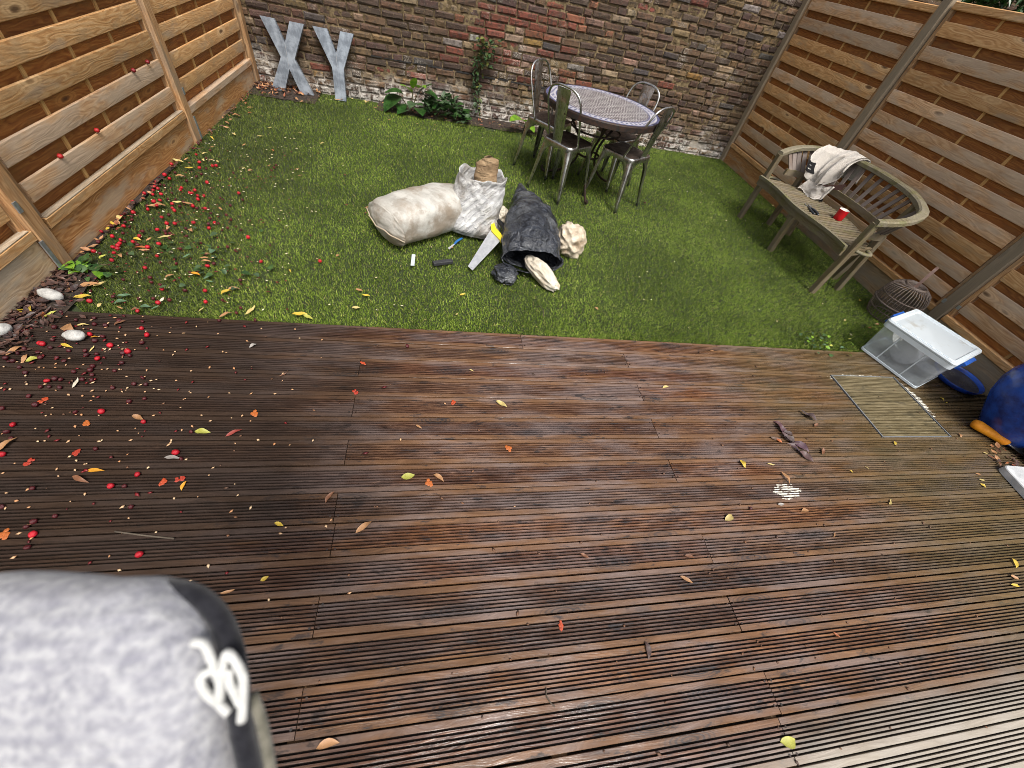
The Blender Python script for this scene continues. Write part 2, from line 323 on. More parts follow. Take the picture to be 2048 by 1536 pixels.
M['fruit'] = objcol('soft_fruit_skin', .38, .45, 160, .6)
M['seed'] = plain('pale_pips', (.62, .46, .28), .6, scale=9, col2=(.45, .2, .08))
def foliage(name, c1, c2, vein=(.2, .3, .08), rough=.4):
    t = NT(name); p = t.pos(); r = t.orand(); n = t.noise(p, 23, 4); n2 = t.noise(p, 90, 2)
    c = t.mix(t.ss(n, .35, .65), c2, c1); c = t.mix(t.ss(n2, .6, .75, 0, .35), c, vein)
    t.set(Base_Color=c, Roughness=rough)
    tl = t.n('BsdfTranslucent', c); m = t.n('MixShader', .25, t.b.outputs[0], tl.outputs[0]); t.t.links.new(m.outputs[0], t.out.inputs[0]); return t.m
M['leaf_dark'] = foliage('dark_glossy_leaf', (.035, .10, .02), (.014, .045, .009), rough=.3)
M['leaf_sage'] = foliage('grey_green_leaf', (.075, .125, .055), (.035, .065, .03), rough=.5)
M['leaf_lime'] = foliage('lime_green_leaf', (.22, .38, .03), (.10, .24, .02), vein=(.4, .5, .1))
M['leaf_ivy'] = foliage('ivy_leaf', (.06, .12, .035), (.02, .055, .015))
M['leaf_olive'] = foliage('yellowing_leaf', (.2, .2, .05), (.07, .10, .03))
M['stem'] = plain('plant_stem', (.10, .085, .04), .8)
M['bark'] = plain('tree_bark', (.09, .07, .05), .95, scale=12, bumps=.8)
def knit():
    t = NT('pale_grey_knit'); o = t.obj()
    n = t.noise(o, 110, 3, .6); n2 = t.noise(o, 22, 4)
    wv = t.n('TexWave', Vector=o, Scale=26., Distortion=1.6, Detail=2., _bands_direction='Y').outputs[1]
    c = t.mix(t.ss(n, .3, .7), (.20, .20, .23), (.375, .375, .385)); c = t.mix(t.ss(wv, .2, .8, 0, .22), c, (.20, .20, .235)); c = t.mix(t.ss(n2, .4, .62, 0, .12), c, (.40, .40, .42))
    t.bump(t.math('ADD', n, t.math('MULTIPLY', wv, .35)), .6, .004)
    return t.set(Base_Color=c, Roughness=.95, Sheen_Weight=.3, Specular_IOR_Level=.1)
M['knit'] = knit()
M['knit_black'] = cloth('black_felt_band', (.016, .016, .02), (.008, .008, .011), 90, .3)
M['felt_white'] = cloth('white_felt', (.52, .52, .50), (.42, .42, .40), 90, .4)
M['felt_olive'] = cloth('olive_backing', (.15, .14, .11), (.09, .085, .065), 60, .4)
M['slate'] = plain('black_slate_course', (.02, .018, .017), .8, scale=30)

# ------------------------------------------------------------------ mesh helpers
def mesh(name, V, F, mat, smooth=False):
    me = bpy.data.meshes.new(name); me.from_pydata([tuple(v) for v in V], [], F); me.materials.append(mat)
    if smooth: me.polygons.foreach_set('use_smooth', [True] * len(me.polygons))
    me.update(); return me
def link(name, me, parent=None, loc=None, rot=None, M4=None):
    o = bpy.data.objects.new(name, me); COL.objects.link(o)
    if M4 is not None: o.matrix_local = M4
    if loc is not None: o.location = loc
    if rot is not None: o.rotation_euler = rot
    if parent is not None: o.parent = parent
    return o
def tag(o, label=None, cat=None, group=None, kind=None):
    for k, v in (('label', label), ('category', cat), ('group', group), ('kind', kind)):
        if v: o[k] = v
    return o
def thing(name, label, cat, loc=(0, 0, 0), rz=0, group=None):
    return tag(link(name, None, None, loc, (0, 0, rz)), label, cat, group)
class MB:
    def __init__(s): s.V = []; s.F = []
    def add(s, V, F):
        n = len(s.V); s.V += [Vector(v) for v in V]; s.F += [tuple(i + n for i in f) for f in F]; return s
    def box(s, lo, hi): 
        x0, y0, z0 = lo; x1, y1, z1 = hi
        return s.add([(x0, y0, z0), (x1, y0, z0), (x1, y1, z0), (x0, y1, z0), (x0, y0, z1), (x1, y0, z1), (x1, y1, z1), (x0, y1, z1)],
                     [(0, 3, 2, 1), (4, 5, 6, 7), (0, 1, 5, 4), (1, 2, 6, 5), (2, 3, 7, 6), (3, 0, 4, 7)])
    def prism(s, prof, x0, x1, axis='x'):   # profile (a,b) swept along axis
        n = len(prof)
        def P(a, b, x): return {'x': (x, a, b), 'z': (a, b, x), 'y': (a, x, b)}[axis]
        V = [P(a, b, x0) for a, b in prof] + [P(a, b, x1) for a, b in prof]
        F = [(i, (i + 1) % n, (i + 1) % n + n, i + n) for i in range(n)] + [tuple(range(n - 1, -1, -1)), tuple(range(n, 2 * n))]
        return s.add(V, F)
    def tube(s, pts, r, n=8, cap=True, flat=1.):
        pts = [Vector(p) for p in pts]; k = len(pts); rs = r if hasattr(r, '__len__') else [r] * k
        V = []; F = []; up = None
        for i in range(k):
            d = (pts[min(i + 1, k - 1)] - pts[max(i - 1, 0)]).normalized()
            if up is None:
                up = Vector((0, 0, 1)) if abs(d.z) < .9 else Vector((1, 0, 0))
            a = d.cross(up).normalized(); up = a.cross(d).normalized()
            V += [pts[i] + (a * math.cos(2 * PI * j / n) + up * math.sin(2 * PI * j / n) * flat) * rs[i] for j in range(n)]
        for i in range(k - 1):
            F += [(i * n + j, i * n + (j + 1) % n, (i + 1) * n + (j + 1) % n, (i + 1) * n + j) for j in range(n)]
        if cap: F += [tuple(range(n - 1, -1, -1)), tuple(range((k - 1) * n, k * n))]
        return s.add(V, F)
    def lathe(s, prof, n=24, c=(0, 0, 0)):
        V = []; F = []; k = len(prof)
        for r, z in prof: V += [(c[0] + r * math.cos(2 * PI * j / n), c[1] + r * math.sin(2 * PI * j / n), c[2] + z) for j in range(n)]
        for i in range(k - 1): F += [(i * n + j, i * n + (j + 1) % n, (i + 1) * n + (j + 1) % n, (i + 1) * n + j) for j in range(n)]
        return s.add(V, F)
    def grid(s, nu, nv, f, wrapu=False):
        V = [f(i / (nu if wrapu else nu - 1), j / (nv - 1)) for j in range(nv) for i in range(nu)]; F = []
        for j in range(nv - 1):
            for i in range(nu if wrapu else nu - 1): F.append((j * nu + i, j * nu + (i + 1) % nu, (j + 1) * nu + (i + 1) % nu, (j + 1) * nu + i))
        return s.add(V, F)
    def me(s, name, mat, smooth=False): return mesh(name, s.V, s.F, mat, smooth)
    def build(s, name, mat, parent=None, smooth=False, loc=None, rot=None, M4=None): return link(name, s.me(name, mat, smooth), parent, loc, rot, M4)
def cprof(w, h, c):   # chamfered rectangle centred on 0
    a, b = w / 2, h / 2
    return [(-a + c, -b), (a - c, -b), (a, -b + c), (a, b - c), (a - c, b), (-a + c, b), (-a, b - c), (-a, -b + c)]
def bar(name, p0, p1, w, h, mat, parent, up=(0, 0, 1), ch=.004):  # w across, h along up; its own x axis along the length
    p0 = Vector(p0); p1 = Vector(p1); d = p1 - p0; L = d.length; x = d.normalized(); y = Vector(up).cross(x)
    if y.length < 1e-4: y = Vector((0, 1, 0))
    y.normalize(); z = x.cross(y)
    m = Matrix(((x.x, y.x, z.x, p0.x), (x.y, y.y, z.y, p0.y), (x.z, y.z, z.z, p0.z), (0, 0, 0, 1)))
    return link(name, MB().prism(cprof(w, h, ch), 0, L).me(name, mat), parent, M4=m)
def nz(p, s, seed=0.): return mn.noise(Vector(p) * s + Vector((seed, seed * .7, -seed)))
def fbm(p, s, o=4, seed=0.): return mn.fractal(Vector(p) * s + Vector((seed, seed * .7, -seed)), .8, 2.1, o)
def catmull(pts, m):
    P = [Vector(p) for p in pts]; P = [P[0] * 2 - P[1]] + P + [P[-1] * 2 - P[-2]]; out = []
    for i in range(1, len(P) - 2):
        for k in range(m):
            t = k / m; a, b, c, d = P[i - 1:i + 3]
            out.append(.5 * ((2 * b) + (c - a) * t + (2 * a - 5 * b + 4 * c - d) * t * t + (3 * b - a - 3 * c + d) * t ** 3))
    out.append(P[-2]); return out

# ------------------------------------------------------------------ the setting
tag(MB().box((-30, -30, -.30), (34, 36, -.075)).build('ground', M['ground']), kind='structure')
WALLY = 5.66
tag(MB().box((-1.95, 1.70, -.07), (4.02, WALLY + .02, -.018)).build('lawn', M['turf_base']), kind='structure')

def project(p):
    q = Vector(p) - CAMP; z = q.dot(F_)
    return (1024 + 781.93 * q.dot(R_) / z, 768 + 781.93 * q.dot(D_) / z, z)

# deck: grooved boards on joists
jm = MB()
for jx in (-1.8, -1.1, -.348, .42, 1.19, 1.9, 2.55, 3.3, 3.92): jm.box((jx - .025, -1.2, -.07), (jx + .025, 1.70, -.028))
jm.box((-1.9, 1.70, -.07), (3.97, 1.73, -.028))
deck = tag(jm.build('deck', M['post']), kind='structure')
def board_prof(w=.1186, th=.026, edge=.0195, n=7, gw=.0060, gd=.0095):
    pr = [(-w / 2, -th), (w / 2, -th), (w / 2, -.001), (w / 2 - .001, 0)]
    rid = (w - 2 * edge - n * gw) / (n - 1); y = w / 2 - edge
    for i in range(n):
        pr += [(y, 0), (y - .0006, -gd), (y - gw + .0006, -gd), (y - gw, 0)]; y -= gw + rid
    return pr + [(-w / 2 + .001, 0), (-w / 2, -.001)]
BP = board_prof(); _bc = {}
def board(x0, x1, yc, parent, mat, name='board', z=0.):
    L = round(x1 - x0, 3)
    if (L, mat.name) not in _bc: 
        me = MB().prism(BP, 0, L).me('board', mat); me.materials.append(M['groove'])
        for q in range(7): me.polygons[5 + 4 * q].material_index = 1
        _bc[L, mat.name] = me
    return link(name, _bc[L, mat.name], parent, (x0, yc, z), (rnd.uniform(-.006, .006), 0, rnd.uniform(-.0006, .0006)))
HX0, HX1 = 2.69, 3.24
jl = {0: [.537], 1: [1.18], 2: [-.352], 3: [1.187], 4: [-.348], 5: [1.185], 6: [-.344], 7: [1.188], 8: [-.348], 9: [-.338], 10: [1.2], 11: [-.349], 12: [1.2], 13: [-.349], 14: [1.22]}
ROW0, PITCH = 1.736, .1246
for i in range(24):
    yc = ROW0 - PITCH * (i + .5)
    js = jl.get(i, [[-.35], [1.2]][i % 2])
    xs = [-1.76 if i == 0 else -1.85 if i == 1 else -1.91] + js + [3.97]
    segs = list(zip(xs[:-1], xs[1:]))
    if 2 <= i <= 5:
        segs = [q for a, b in segs for q in ([(a, b)] if not (a < HX0 < b) else [(a, HX0 - .012), (HX1 + .012, b)])]
    for a, b in segs: board(a + .0015, b - .0015, yc, deck, M['deck'], z=rnd.uniform(-.0015, .001))
scm = MB()
for i in range(24):
    for jx in jl.get(i, [[-.35], [1.2]][i % 2]):
        for sx in (-.014, .014):
            for sy in (-.034, .034): scm.lathe([(0, .0006), (.0038, .0006), (.0038, -.006)], 8, (jx + sx, ROW0 - PITCH * (i + .5) + sy, .0006))
tag(scm.build('screw_heads', M['iron'], deck), kind='stuff')
# inspection hatch let into the boards
hy0, hy1 = ROW0 - PITCH * 6, ROW0 - PITCH * 2
hatch = thing('inspection_hatch', 'square hatch of paler deck boards in a thin metal frame beside the plastic box', 'hatch', ((HX0 + HX1) / 2, (hy0 + hy1) / 2, 0))
hw, hh = (HX1 - HX0) / 2, (hy1 - hy0) / 2
fm = MB(); 
for sx in (-1, 1): fm.box((sx * hw - .004, -hh, -.03), (sx * hw + .004, hh, .002)); fm.box((-hw + .006, sx * (hh - .002) - .003, -.03), (hw - .006, sx * (hh - .002) + .003, .001))
fm.build('frame', M['bracket'], hatch)
for k in range(4): board(-hw + .010, hw - .010, hh - PITCH * (k + .5), hatch, M['hatch'], z=-.001)

# brick wall -------------------------------------------------------
wall = thing('brick_wall', 'old stock brick garden wall of brown, yellow and red bricks closing the far end', 'wall', (0, WALLY, 0))
MB().box((-4.2, .022, -.1), (8.6, .24, 2.42)).build('wall_core', M['mortar'], wall)
def mortar_f(u, v):   # rough pointing that laps unevenly over the brick edges
    x, z = -2.3 + 6.7 * u, -.08 + 2.5 * v
    return (x, .0068 - .0075 * fbm((x, z, .3), 23, 3) - .006 * fbm((x, z, 1.3), 5, 2) , z)
MB().grid(520, 196, mortar_f).build('mortar_joints', M['mortar'], wall, smooth=True)
MB().box((4.41, .008, -.1), (8.6, .021, 2.42)).build('mortar_joints', M['mortar'], wall)
MB().box((-4.25, -.02, 2.42), (8.65, .27, 2.50)).build('coping', M['slab'], wall)
BC = dict(brown=(.085, .046, .032), dark=(.05, .032, .027), umber=(.115, .066, .036), yellow=(.165, .11, .052), ochre=(.21, .12, .03), blue=(.055, .056, .06), purple=(.075, .04, .038), red=(.165, .042, .028), orange=(.215, .072, .038), pink=(.27, .17, .125), grey=(.21, .20, .19), tan=(.26, .19, .12))
def brick_colour(x, z):
    f = math.exp(-((x - 1.05 - (1.0 - z) * .2) / .75) ** 2 - ((z - .86) / .33) ** 2) + .5 * math.exp(-((x - .1) / .4) ** 2 - ((z - 1.05) / .2) ** 2) + .7 * math.exp(-((x - 1.2) / .6) ** 2 - ((z - 1.15) / .3) ** 2)
    u = rnd.random()
    if u < f * .72: k = rnd.choice(['red', 'red', 'orange', 'pink', 'red', 'purple'])
    else: k = rnd.choices(['brown', 'dark', 'umber', 'yellow', 'ochre', 'blue', 'purple', 'red', 'pink', 'grey', 'tan'], [28, 20, 20, 9, 2, 5, 10, 2.5, 2, 2, 4] if x < 2 else [24, 18, 26, 13, 2, 4, 8, 2, 1.5, 1, 5])[0]
    j = rnd.uniform(.75, 1.25); c = BC[k]
    return tuple(max(.01, (q * .74 + m_ * .26) * j * rnd.uniform(.94, 1.06)) for q, m_ in zip(c, (.095, .06, .037)))
def brick_geo(L, h, y):   # chamfered, worn front
    c = rnd.uniform(.007, .014); J = lambda a: rnd.uniform(-a, a); f = -y
    V = [(J(.003), .03, J(.003)), (L + J(.003), .03, J(.003)), (L + J(.003), .03, h + J(.003)), (J(.003), .03, h + J(.003))]
    V += [(v[0], f + c * .7 + .002, v[2]) for v in V]
    V += [(c + J(.007), f + J(.004), c + J(.006)), (L - c + J(.007), f + J(.004), c + J(.006)), (L - c + J(.007), f + J(.004), h - c + J(.006)), (c + J(.007), f + J(.004), h - c + J(.006))]
    F = [(0, 1, 5, 4), (1, 2, 6, 5), (2, 3, 7, 6), (3, 0, 4, 7), (4, 5, 9, 8), (5, 6, 10, 9), (6, 7, 11, 10), (7, 4, 8, 11), (8, 9, 10, 11)]
    return V, F
bricks = []; z = -.055; ci = 0
while z < 2.38:
    h = rnd.uniform(.053, .059); x = -4.2 + rnd.uniform(0, .2)
    while x < 8.5:
        hd = rnd.random() < (.5 if ci % 2 else .36); L = rnd.uniform(.092, .104) if hd else rnd.uniform(.195, .215)
        sag = .012 * math.sin(x * .9) + .006 * math.sin(x * 2.7 + 1)
        zz = z + sag + rnd.uniform(-.002, .002)
        pr = rnd.uniform(.002, .012) if rnd.random() < .9 else -.004
        cx, cz = x + L / 2, zz + h / 2
        px, py, dz = project((cx, WALLY, cz)) if cx > -3 else (-1, -1, 9)
        hid = cx < -1.9 or cx > 3.98 or (-1.5 < cx < -.85 and cz < .5)
        vis = (-15 < px < 2060 and -15 < py < 1540 and not hid)
        bricks.append((dz / math.sqrt(L) if vis else 99, x, zz, L, h, pr, brick_colour(cx, cz)))
        x += L + rnd.uniform(.009, .014)
    z += h + rnd.uniform(.009, .0135); ci += 1
bricks.sort(key=lambda b: b[0])
def setcol(me, cols):
    a = me.color_attributes.new('Col', 'FLOAT_COLOR', 'POINT'); a.data.foreach_set('color', np.array([(*c, 1) for c in cols], 'f').ravel())
BV = MB(); BCOL = []
for i, (_, x, zz, L, h, pr, col) in enumerate(bricks):
    V, F = brick_geo(L, h, pr)
    if i < 298:
        me = mesh('brick', V, F, M['brick']); setcol(me, [col] * 12); link('brick', me, wall, (x, 0, zz))
    else:
        BV.add([(a + x, b, c + zz) for a, b, c in V], F); BCOL += [col] * 12
bo = BV.build('brickwork', M['brick'], wall); setcol(bo.data, BCOL); tag(bo, kind='stuff')
sc_ = MB()
for x in np.arange(-.9, 1.35, .16): sc_.box((x, -.009 + rnd.uniform(-.004, .003), .412 + rnd.uniform(-.004, .004)), (x + rnd.uniform(.12, .158), .03, .421 + rnd.uniform(-.003, .006)))
sc_.build('slate_course', M['slate'], wall)

# timber fences ------------------------------------------------------
def slat_prof(h, th=.013, bow=.0018):  # bowed board, (y,z): front is -y
    n = 4; pr = []
    for i in range(n + 1):
        q = i / n * 2 - 1; pr.append((-th / 2 - bow * (1 - q * q), -h / 2 + h * i / n))
    return [(th / 2, -h / 2)] + [(pr[0][0] + .002, pr[0][1])] + [(pr[0][0], pr[0][1] + .003)] + pr[1:-1] + [(pr[-1][0], pr[-1][1] - .003), (pr[-1][0] + .002, pr[-1][1])] + [(th / 2, h / 2)]
_sc = {}
def slat(name, root, y0, y1, z, h, off, s, mat, th=.013, bow=.0018, tilt=0.):
    k = (round(y1 - y0, 3), h, th, bow, mat.name)
    if k not in _sc:
        pr = slat_prof(h, th, bow)[::-1]; _sc[k] = MB().prism(pr, 0, k[0]).me(name, mat)
    rz = PI / 2 if s > 0 else -PI / 2
    return link(name, _sc[k], root, (s * off, y0 if s > 0 else y1, z), (tilt, rnd.uniform(-.003, .003), rz))
def panel(root, s, y0, y1, fz, bz, battens, mf, ztop, zbot, stile=True):
    for z in fz: slat('slat', root, y0 + .002, y1 - .002, z + .044 + rnd.uniform(-.003, .003), .091, .021 + rnd.uniform(-.002, .002), s, rnd.choice(mf), tilt=rnd.uniform(-.03, .03))
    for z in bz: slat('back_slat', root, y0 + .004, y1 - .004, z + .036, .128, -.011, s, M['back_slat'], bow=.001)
    for y in battens: bar('batten', (0, y, zbot), (0, y, ztop), .022, .015, M['batten'], root, up=(s, 0, 0), ch=.002)
    if stile:
        for y in (y0 - .018, y1 + .018): bar('stile', (s * .004, y, zbot - .02), (s * .004, y, ztop + .02), .034, .042, M['post'], root, up=(s, 0, 0))
def post(root, s, y, ztop, mat, w=.09, off=.01, clips=()):
    p = bar('post', (s * off, y, -.07), (s * off, y, ztop), w, .085, mat, root, up=(s, 0, 0), ch=.006)
    for (dy, z0, z1) in clips:   # post's own axes: x up, y across, z towards the garden
        MB().box((z0 + .07, dy - .011, .040), (z1 + .07, dy + .011, .047)).build('bracket', M['bracket'], p)
    return p
LFX, RFX = -1.965, 4.03
lf = thing('wooden_fence', 'orange brown hit-and-miss slat fence standing beside the fallen red fruit', 'fence', (LFX, 0, 0))
rf = thing('wooden_fence', 'tall brown hit-and-miss slat fence behind the curved bench', 'fence', (RFX, 0, 0))
fzl = [.298, .457, .613, .758, .905, 1.055, 1.205, 1.355, 1.505, 1.655]
bzl = [.232, .381, .532, .682, .829, .978, 1.128, 1.278, 1.428, 1.578]
panel(lf, 1, .20, 2.02, fzl, bzl, (.6, 1.0, 1.4, 1.75), [M['slat']], 1.76, .17)
panel(lf, 1, 2.185, 3.815, fzl, bzl, (2.63, 3.03, 3.425), [M['slat'], M['slat'], M['slat_grey']], 1.76, .17)
panel(lf, 1, 3.98, 5.50, fzl, bzl, (4.37, 4.75, 5.15), [M['slat'], M['slat_grey']], 1.76, .17)
for y0, y1, mr, mg, o in ((.17, 2.045, M['pale_rail'], M['gravel_pale'], .02), (2.16, 3.84, M['pale_rail'], M['gravel_board'], .016), (3.95, 5.53, M['slat_grey'], M['gravel_board'], .016)):
    bar('bottom_rail', (.022, y0, .200), (.022, y1, .200), .050, .052, M['slat'] if mr is not M['slat_grey'] else mr, lf, ch=.005)
    if mr is M['pale_rail']: bar('flaking_ledge', (.028, y0 + .01, .2285), (.028, y1 - .01, .2285), .034, .005, mr, lf, ch=.001)
    bar('gravel_board', (o, y0, .055), (o, y1, .055), .03, .24, mg, lf, ch=.005)
    bar('top_rail', (0, y0, 1.79), (0, y1, 1.79), .07, .05, M['slat'], lf, ch=.005)
for y, cl in ((.12, ()), (2.095, ((.032, .31, .36), (.050, .0, .17))), (3.895, ((-.040, .31, .355), (-.050, 0., .16))), (5.60, ())):
    post(lf, 1, y, 1.84, M['post'], clips=cl)
frz = [.275, .42, .567, .715, .862, 1.012, 1.165, 1.318, 1.468, 1.618]
brz = [.205, .352, .498, .646, .793, .942, 1.094, 1.247, 1.399, 1.548, 1.70]
panel(rf, -1, .24, 1.955, frz, brz, (.65, 1.05, 1.5), [M['slat_grey'], M['slat'], M['slat_grey']], 1.78, .16)
panel(rf, -1, 2.115, 3.835, frz, brz, (2.6, 3.005, 3.415), [M['slat_grey'], M['slat_grey'], M['slat']], 1.78, .16)
fr2 = [z - .04 for z in frz]; br2 = [z - .04 for z in brz]
panel(rf, -1, 4.01, 5.55, fr2, br2, (4.38, 4.76, 5.16), [M['slat'], M['slat_grey']], 1.74, .16)
for y0, y1, zt, mg in ((.2, 1.98, 1.80, M['gravel_pale']), (2.08, 3.86, 1.80, M['gravel_pale']), (3.98, 5.58, 1.76, M['gravel_board'])):
    bar('bottom_rail', (-.02, y0, .195), (-.02, y1, .195), .045, .05, M['slat'], rf, ch=.005)
    bar('gravel_board', (-.012, y0, .05), (-.012, y1, .05), .03, .235, mg, rf, ch=.005)
    bar('top_rail', (-.004, y0, zt), (-.004, y1, zt), .06, .048, M['slat'], rf, ch=.005)
for y, zt, cl in ((.15, 1.85, ()), (2.035, 1.85, ((.035, .27, .30), (-.075, .29, .32))), (3.925, 1.84, ()), (5.625, 1.84, ())):
    post(rf, -1, y, zt, M['post_grey'], clips=cl)

# turf: one mass of blades ---------------------------------------------
def turf():
    g = np.random.default_rng(5); N = 430000
    x = g.uniform(-1.93, 3.985, N); y = 1.742 + (5.63 - 1.742) * g.uniform(0, 1, N) ** 1.25
    bare = (y > 5.42 + .07 * np.sin(x * 7) + .05 * np.sin(x * 17)) & (x > -.62) & (x < 1.35)
    bare |= (y > 5.30 + .1 * np.sin(x * 9)) & (x < -1.35)
    bare |= (x < -1.90 + .015 * np.sin(y * 9)) & (y < 3.2)
    bare |= (x - -1.93) * .9 + (y - 1.742) < .22
    x, y = x[~bare], y[~bare]; N = len(x)
    a = g.uniform(0, 2 * PI, N); lean = g.uniform(.1, 1.1, N); h = g.uniform(.013, .0255, N); w = g.uniform(.0009, .0018, N)
    dirx = np.cos(a); diry = np.sin(a) - .25; px, py = -np.sin(a), np.cos(a)
    z0 = -.02
    V = np.zeros((N, 5, 3), 'f')
    for k, (t, ww) in enumerate(((0, 1), (0, -1), (.55, .9), (.55, -.9), (1, 0))):
        bend = lean * h * t * t * .95
        V[:, k, 0] = x + px * w * ww + dirx * bend; V[:, k, 1] = y + py * w * ww + diry * bend; V[:, k, 2] = z0 + h * t * np.cos(lean * .55 * t)
    me = bpy.data.meshes.new('turf_blades'); me.vertices.add(N * 5); me.vertices.foreach_set('co', V.ravel())
    base = np.arange(N)[:, None] * 5
    loops = (base + np.array([[0, 1, 3, 2, 2, 3, 4]])).ravel()
    me.loops.add(N * 7); me.loops.foreach_set('vertex_index', loops.astype('i'))
    st = (np.arange(N)[:, None] * 7 + np.array([[0, 4]])).ravel(); me.polygons.add(N * 2)
    me.polygons.foreach_set('loop_start', st.astype('i'))
    me.update(calc_edges=True); me.validate()
    tone = np.clip(g.normal(.45, .22, N), 0, .93); thatch = g.random(N) < .035; tone[thatch] = 1.
    at = me.attributes.new('tone', 'FLOAT', 'POINT'); at.data.foreach_set('value', np.repeat(tone, 5).astype('f'))
    me.materials.append(M['grass']); return me
tag(link('turf', turf()), 'short green artificial turf covering the garden between the fences', 'grass', kind='stuff')
# bare soil along the wall foot and in the deck corner
def soilpatch(name, x0, x1, y0, y1, zz=-.012):
    return tag(MB().grid(60, 10, lambda u, v: (x0 + (x1 - x0) * u, y0 + (y1 - y0) * v + .03 * nz((u * 9, v * 3, 1), 1), zz + .018 * nz((x0 + (x1 - x0) * u, v, 3), 7) * min(1, 4 * v, 4 * (1 - v)) + .012 * v)).build(name, M['soil'], smooth=True), kind='structure')
soilpatch('soil', -.66, 1.4, 5.36, WALLY + .01, -.008); soilpatch('soil', -1.95, -1.28, 5.22, WALLY + .01, -.008)
soilpatch('soil', -1.955, -1.74, 1.45, 2.05, -.004); soilpatch('soil', -1.955, -1.895, 2.0, 3.4, -.012)

# next garden: a shrub beyond the fence top
def shrub(name, label, c, r, n, leaf, cat='shrub', trunk=True, ls=.05):
    o = thing(name, label, cat, c); f = MB(); rr = random.Random(3)
    for _ in range(n):
        d = Vector((rr.gauss(0, 1), rr.gauss(0, 1), rr.gauss(0, 1))).normalized() * (rr.random() ** .4); p = Vector((d.x * r[0], d.y * r[1], d.z * r[2] + r[2]))
        if nz(p, 3) < -.12: continue
        a = Euler((rr.uniform(-1, 1), rr.uniform(-1, 1), rr.uniform(0, 6.3))).to_matrix(); q = ls * rr.uniform(.6, 1.3)
        f.add([p + a @ Vector(t) for t in ((-q, 0, 0), (-q * .2, -q * .4, q * .1), (q, 0, -q * .2), (-q * .2, q * .4, q * .1))], [(0, 1, 2, 3)])
    tag(f.build('foliage', leaf, o), kind='stuff')
    if trunk:
        s = MB()
        for k in range(5): s.tube(catmull([(0, 0, -c[2]), (.05 * k - .1, .04 * k, 0), (r[0] * .5 * math.cos(k * 1.3), r[1] * .5 * math.sin(k * 1.3), r[2])], 4), [.035 - .0025 * i for i in range(9)], 6)
        s.build('trunk', M['bark'], o)
    return o
shrub('evergreen_shrub', 'dark evergreen shrub showing over the top of the brown fence', (5.9, 4.75, 1.35), (.85, .6, .55), 3800, M['leaf_dark'], ls=.06)

# ------------------------------------------------------------------ zinc letters leaning on the wall
def letter(name, label, polys, x0, W_, H_, outline, seams=()):
    o = thing(name, label, 'letter', (x0, 5.465, -.005)); a = math.atan2(.105, H_)
    me = MB(); n = len(outline); th = .045
    me.add([(x, 0, z) for x, z in outline] + [(x, th, z) for x, z in outline], [tuple(range(n))[::-1] if False else tuple(range(n)), tuple(range(2 * n - 1, n - 1, -1))] + [((i + 1) % n, i, i + n, (i + 1) % n + n) for i in range(n)])
    ob = me.build('letter_body', M['zinc'], o, rot=(-a, 0, 0))
    for (xa, za), (xb, zb) in seams: bar('seam', (xa, -.0015, za), (xb, -.0015, zb), .003, .006, M['saw_steel'], ob, up=(0, 1, 0), ch=.001)
    return o
h_ = .60
def xout():
    L = [(0, 0), (.13, 0), (.218, .205), (.30, 0), (.432, 0), (.285, .30), (.425, h_), (.29, h_), (.214, .42), (.145, h_), (.018, h_), (.152, .30)]
    return L
def seamed(o, pts):   # welded seam where two sheets meet
    pass
letter('letter_x', 'grey zinc letter X leaning against the brick wall by the fence corner', None, -1.762, .43, h_, xout(), (((.214, .42), (.218, .205)),))
letter('letter_y', 'grey zinc letter Y leaning against the brick wall beside the X', None, -1.258, .4, h_, [(.148, 0), (.262, 0), (.266, .285), (.398, h_), (.266, h_), (.205, .41), (.136, h_), (0, h_), (.150, .285)], (((.205, .41), (.205, .30)),))

# ------------------------------------------------------------------ mosaic table and four steel chairs
TX, TY, TZ, TR = 1.46, 4.03, .715, .535
tb = thing('mosaic_table', 'round garden table with a blue and white mosaic top and iron legs', 'table', (TX, TY, 0))
MB().lathe([(0, TZ), (TR - .012, TZ)], 64).build('mosaic_top', M['mosaic'], tb)
MB().lathe([(TR - .012, TZ - .006), (TR - .011, TZ + .0015), (TR, TZ + .001), (TR + .004, TZ - .008), (TR + .004, TZ - .045), (TR - .004, TZ - .05), (0, TZ - .05)], 64).build('rim', M['iron'], tb, smooth=False)
for k in range(3):
    a = RAD(-95 + 120 * k); c, s_ = math.cos(a), math.sin(a)
    pr = [(.40, .66), (.33, .62), (.22, .50), (.13, .40), (.10, .30), (.13, .19), (.24, .085), (.34, .035), (.41, .012), (.445, .03), (.44, .055)]
    MB().tube(catmull([(c * r, s_ * r, z) for r, z in pr], 4), .011, 8).build('leg', M['iron'], tb, smooth=True)
    MB().tube([(c * .26, s_ * .26, .665), (c * .24, s_ * .24, .53)], .009, 6).build('strut', M['iron'], tb)
MB().tube([(.105 * math.cos(t * PI / 10), .105 * math.sin(t * PI / 10), .3) for t in range(21)], .009, 6, cap=False).build('ring', M['iron'], tb, smooth=True)
MB().tube([(.235 * math.cos(t * PI / 14), .235 * math.sin(t * PI / 14), .52) for t in range(29)], .008, 6, cap=False).build('ring', M['iron'], tb, smooth=True)

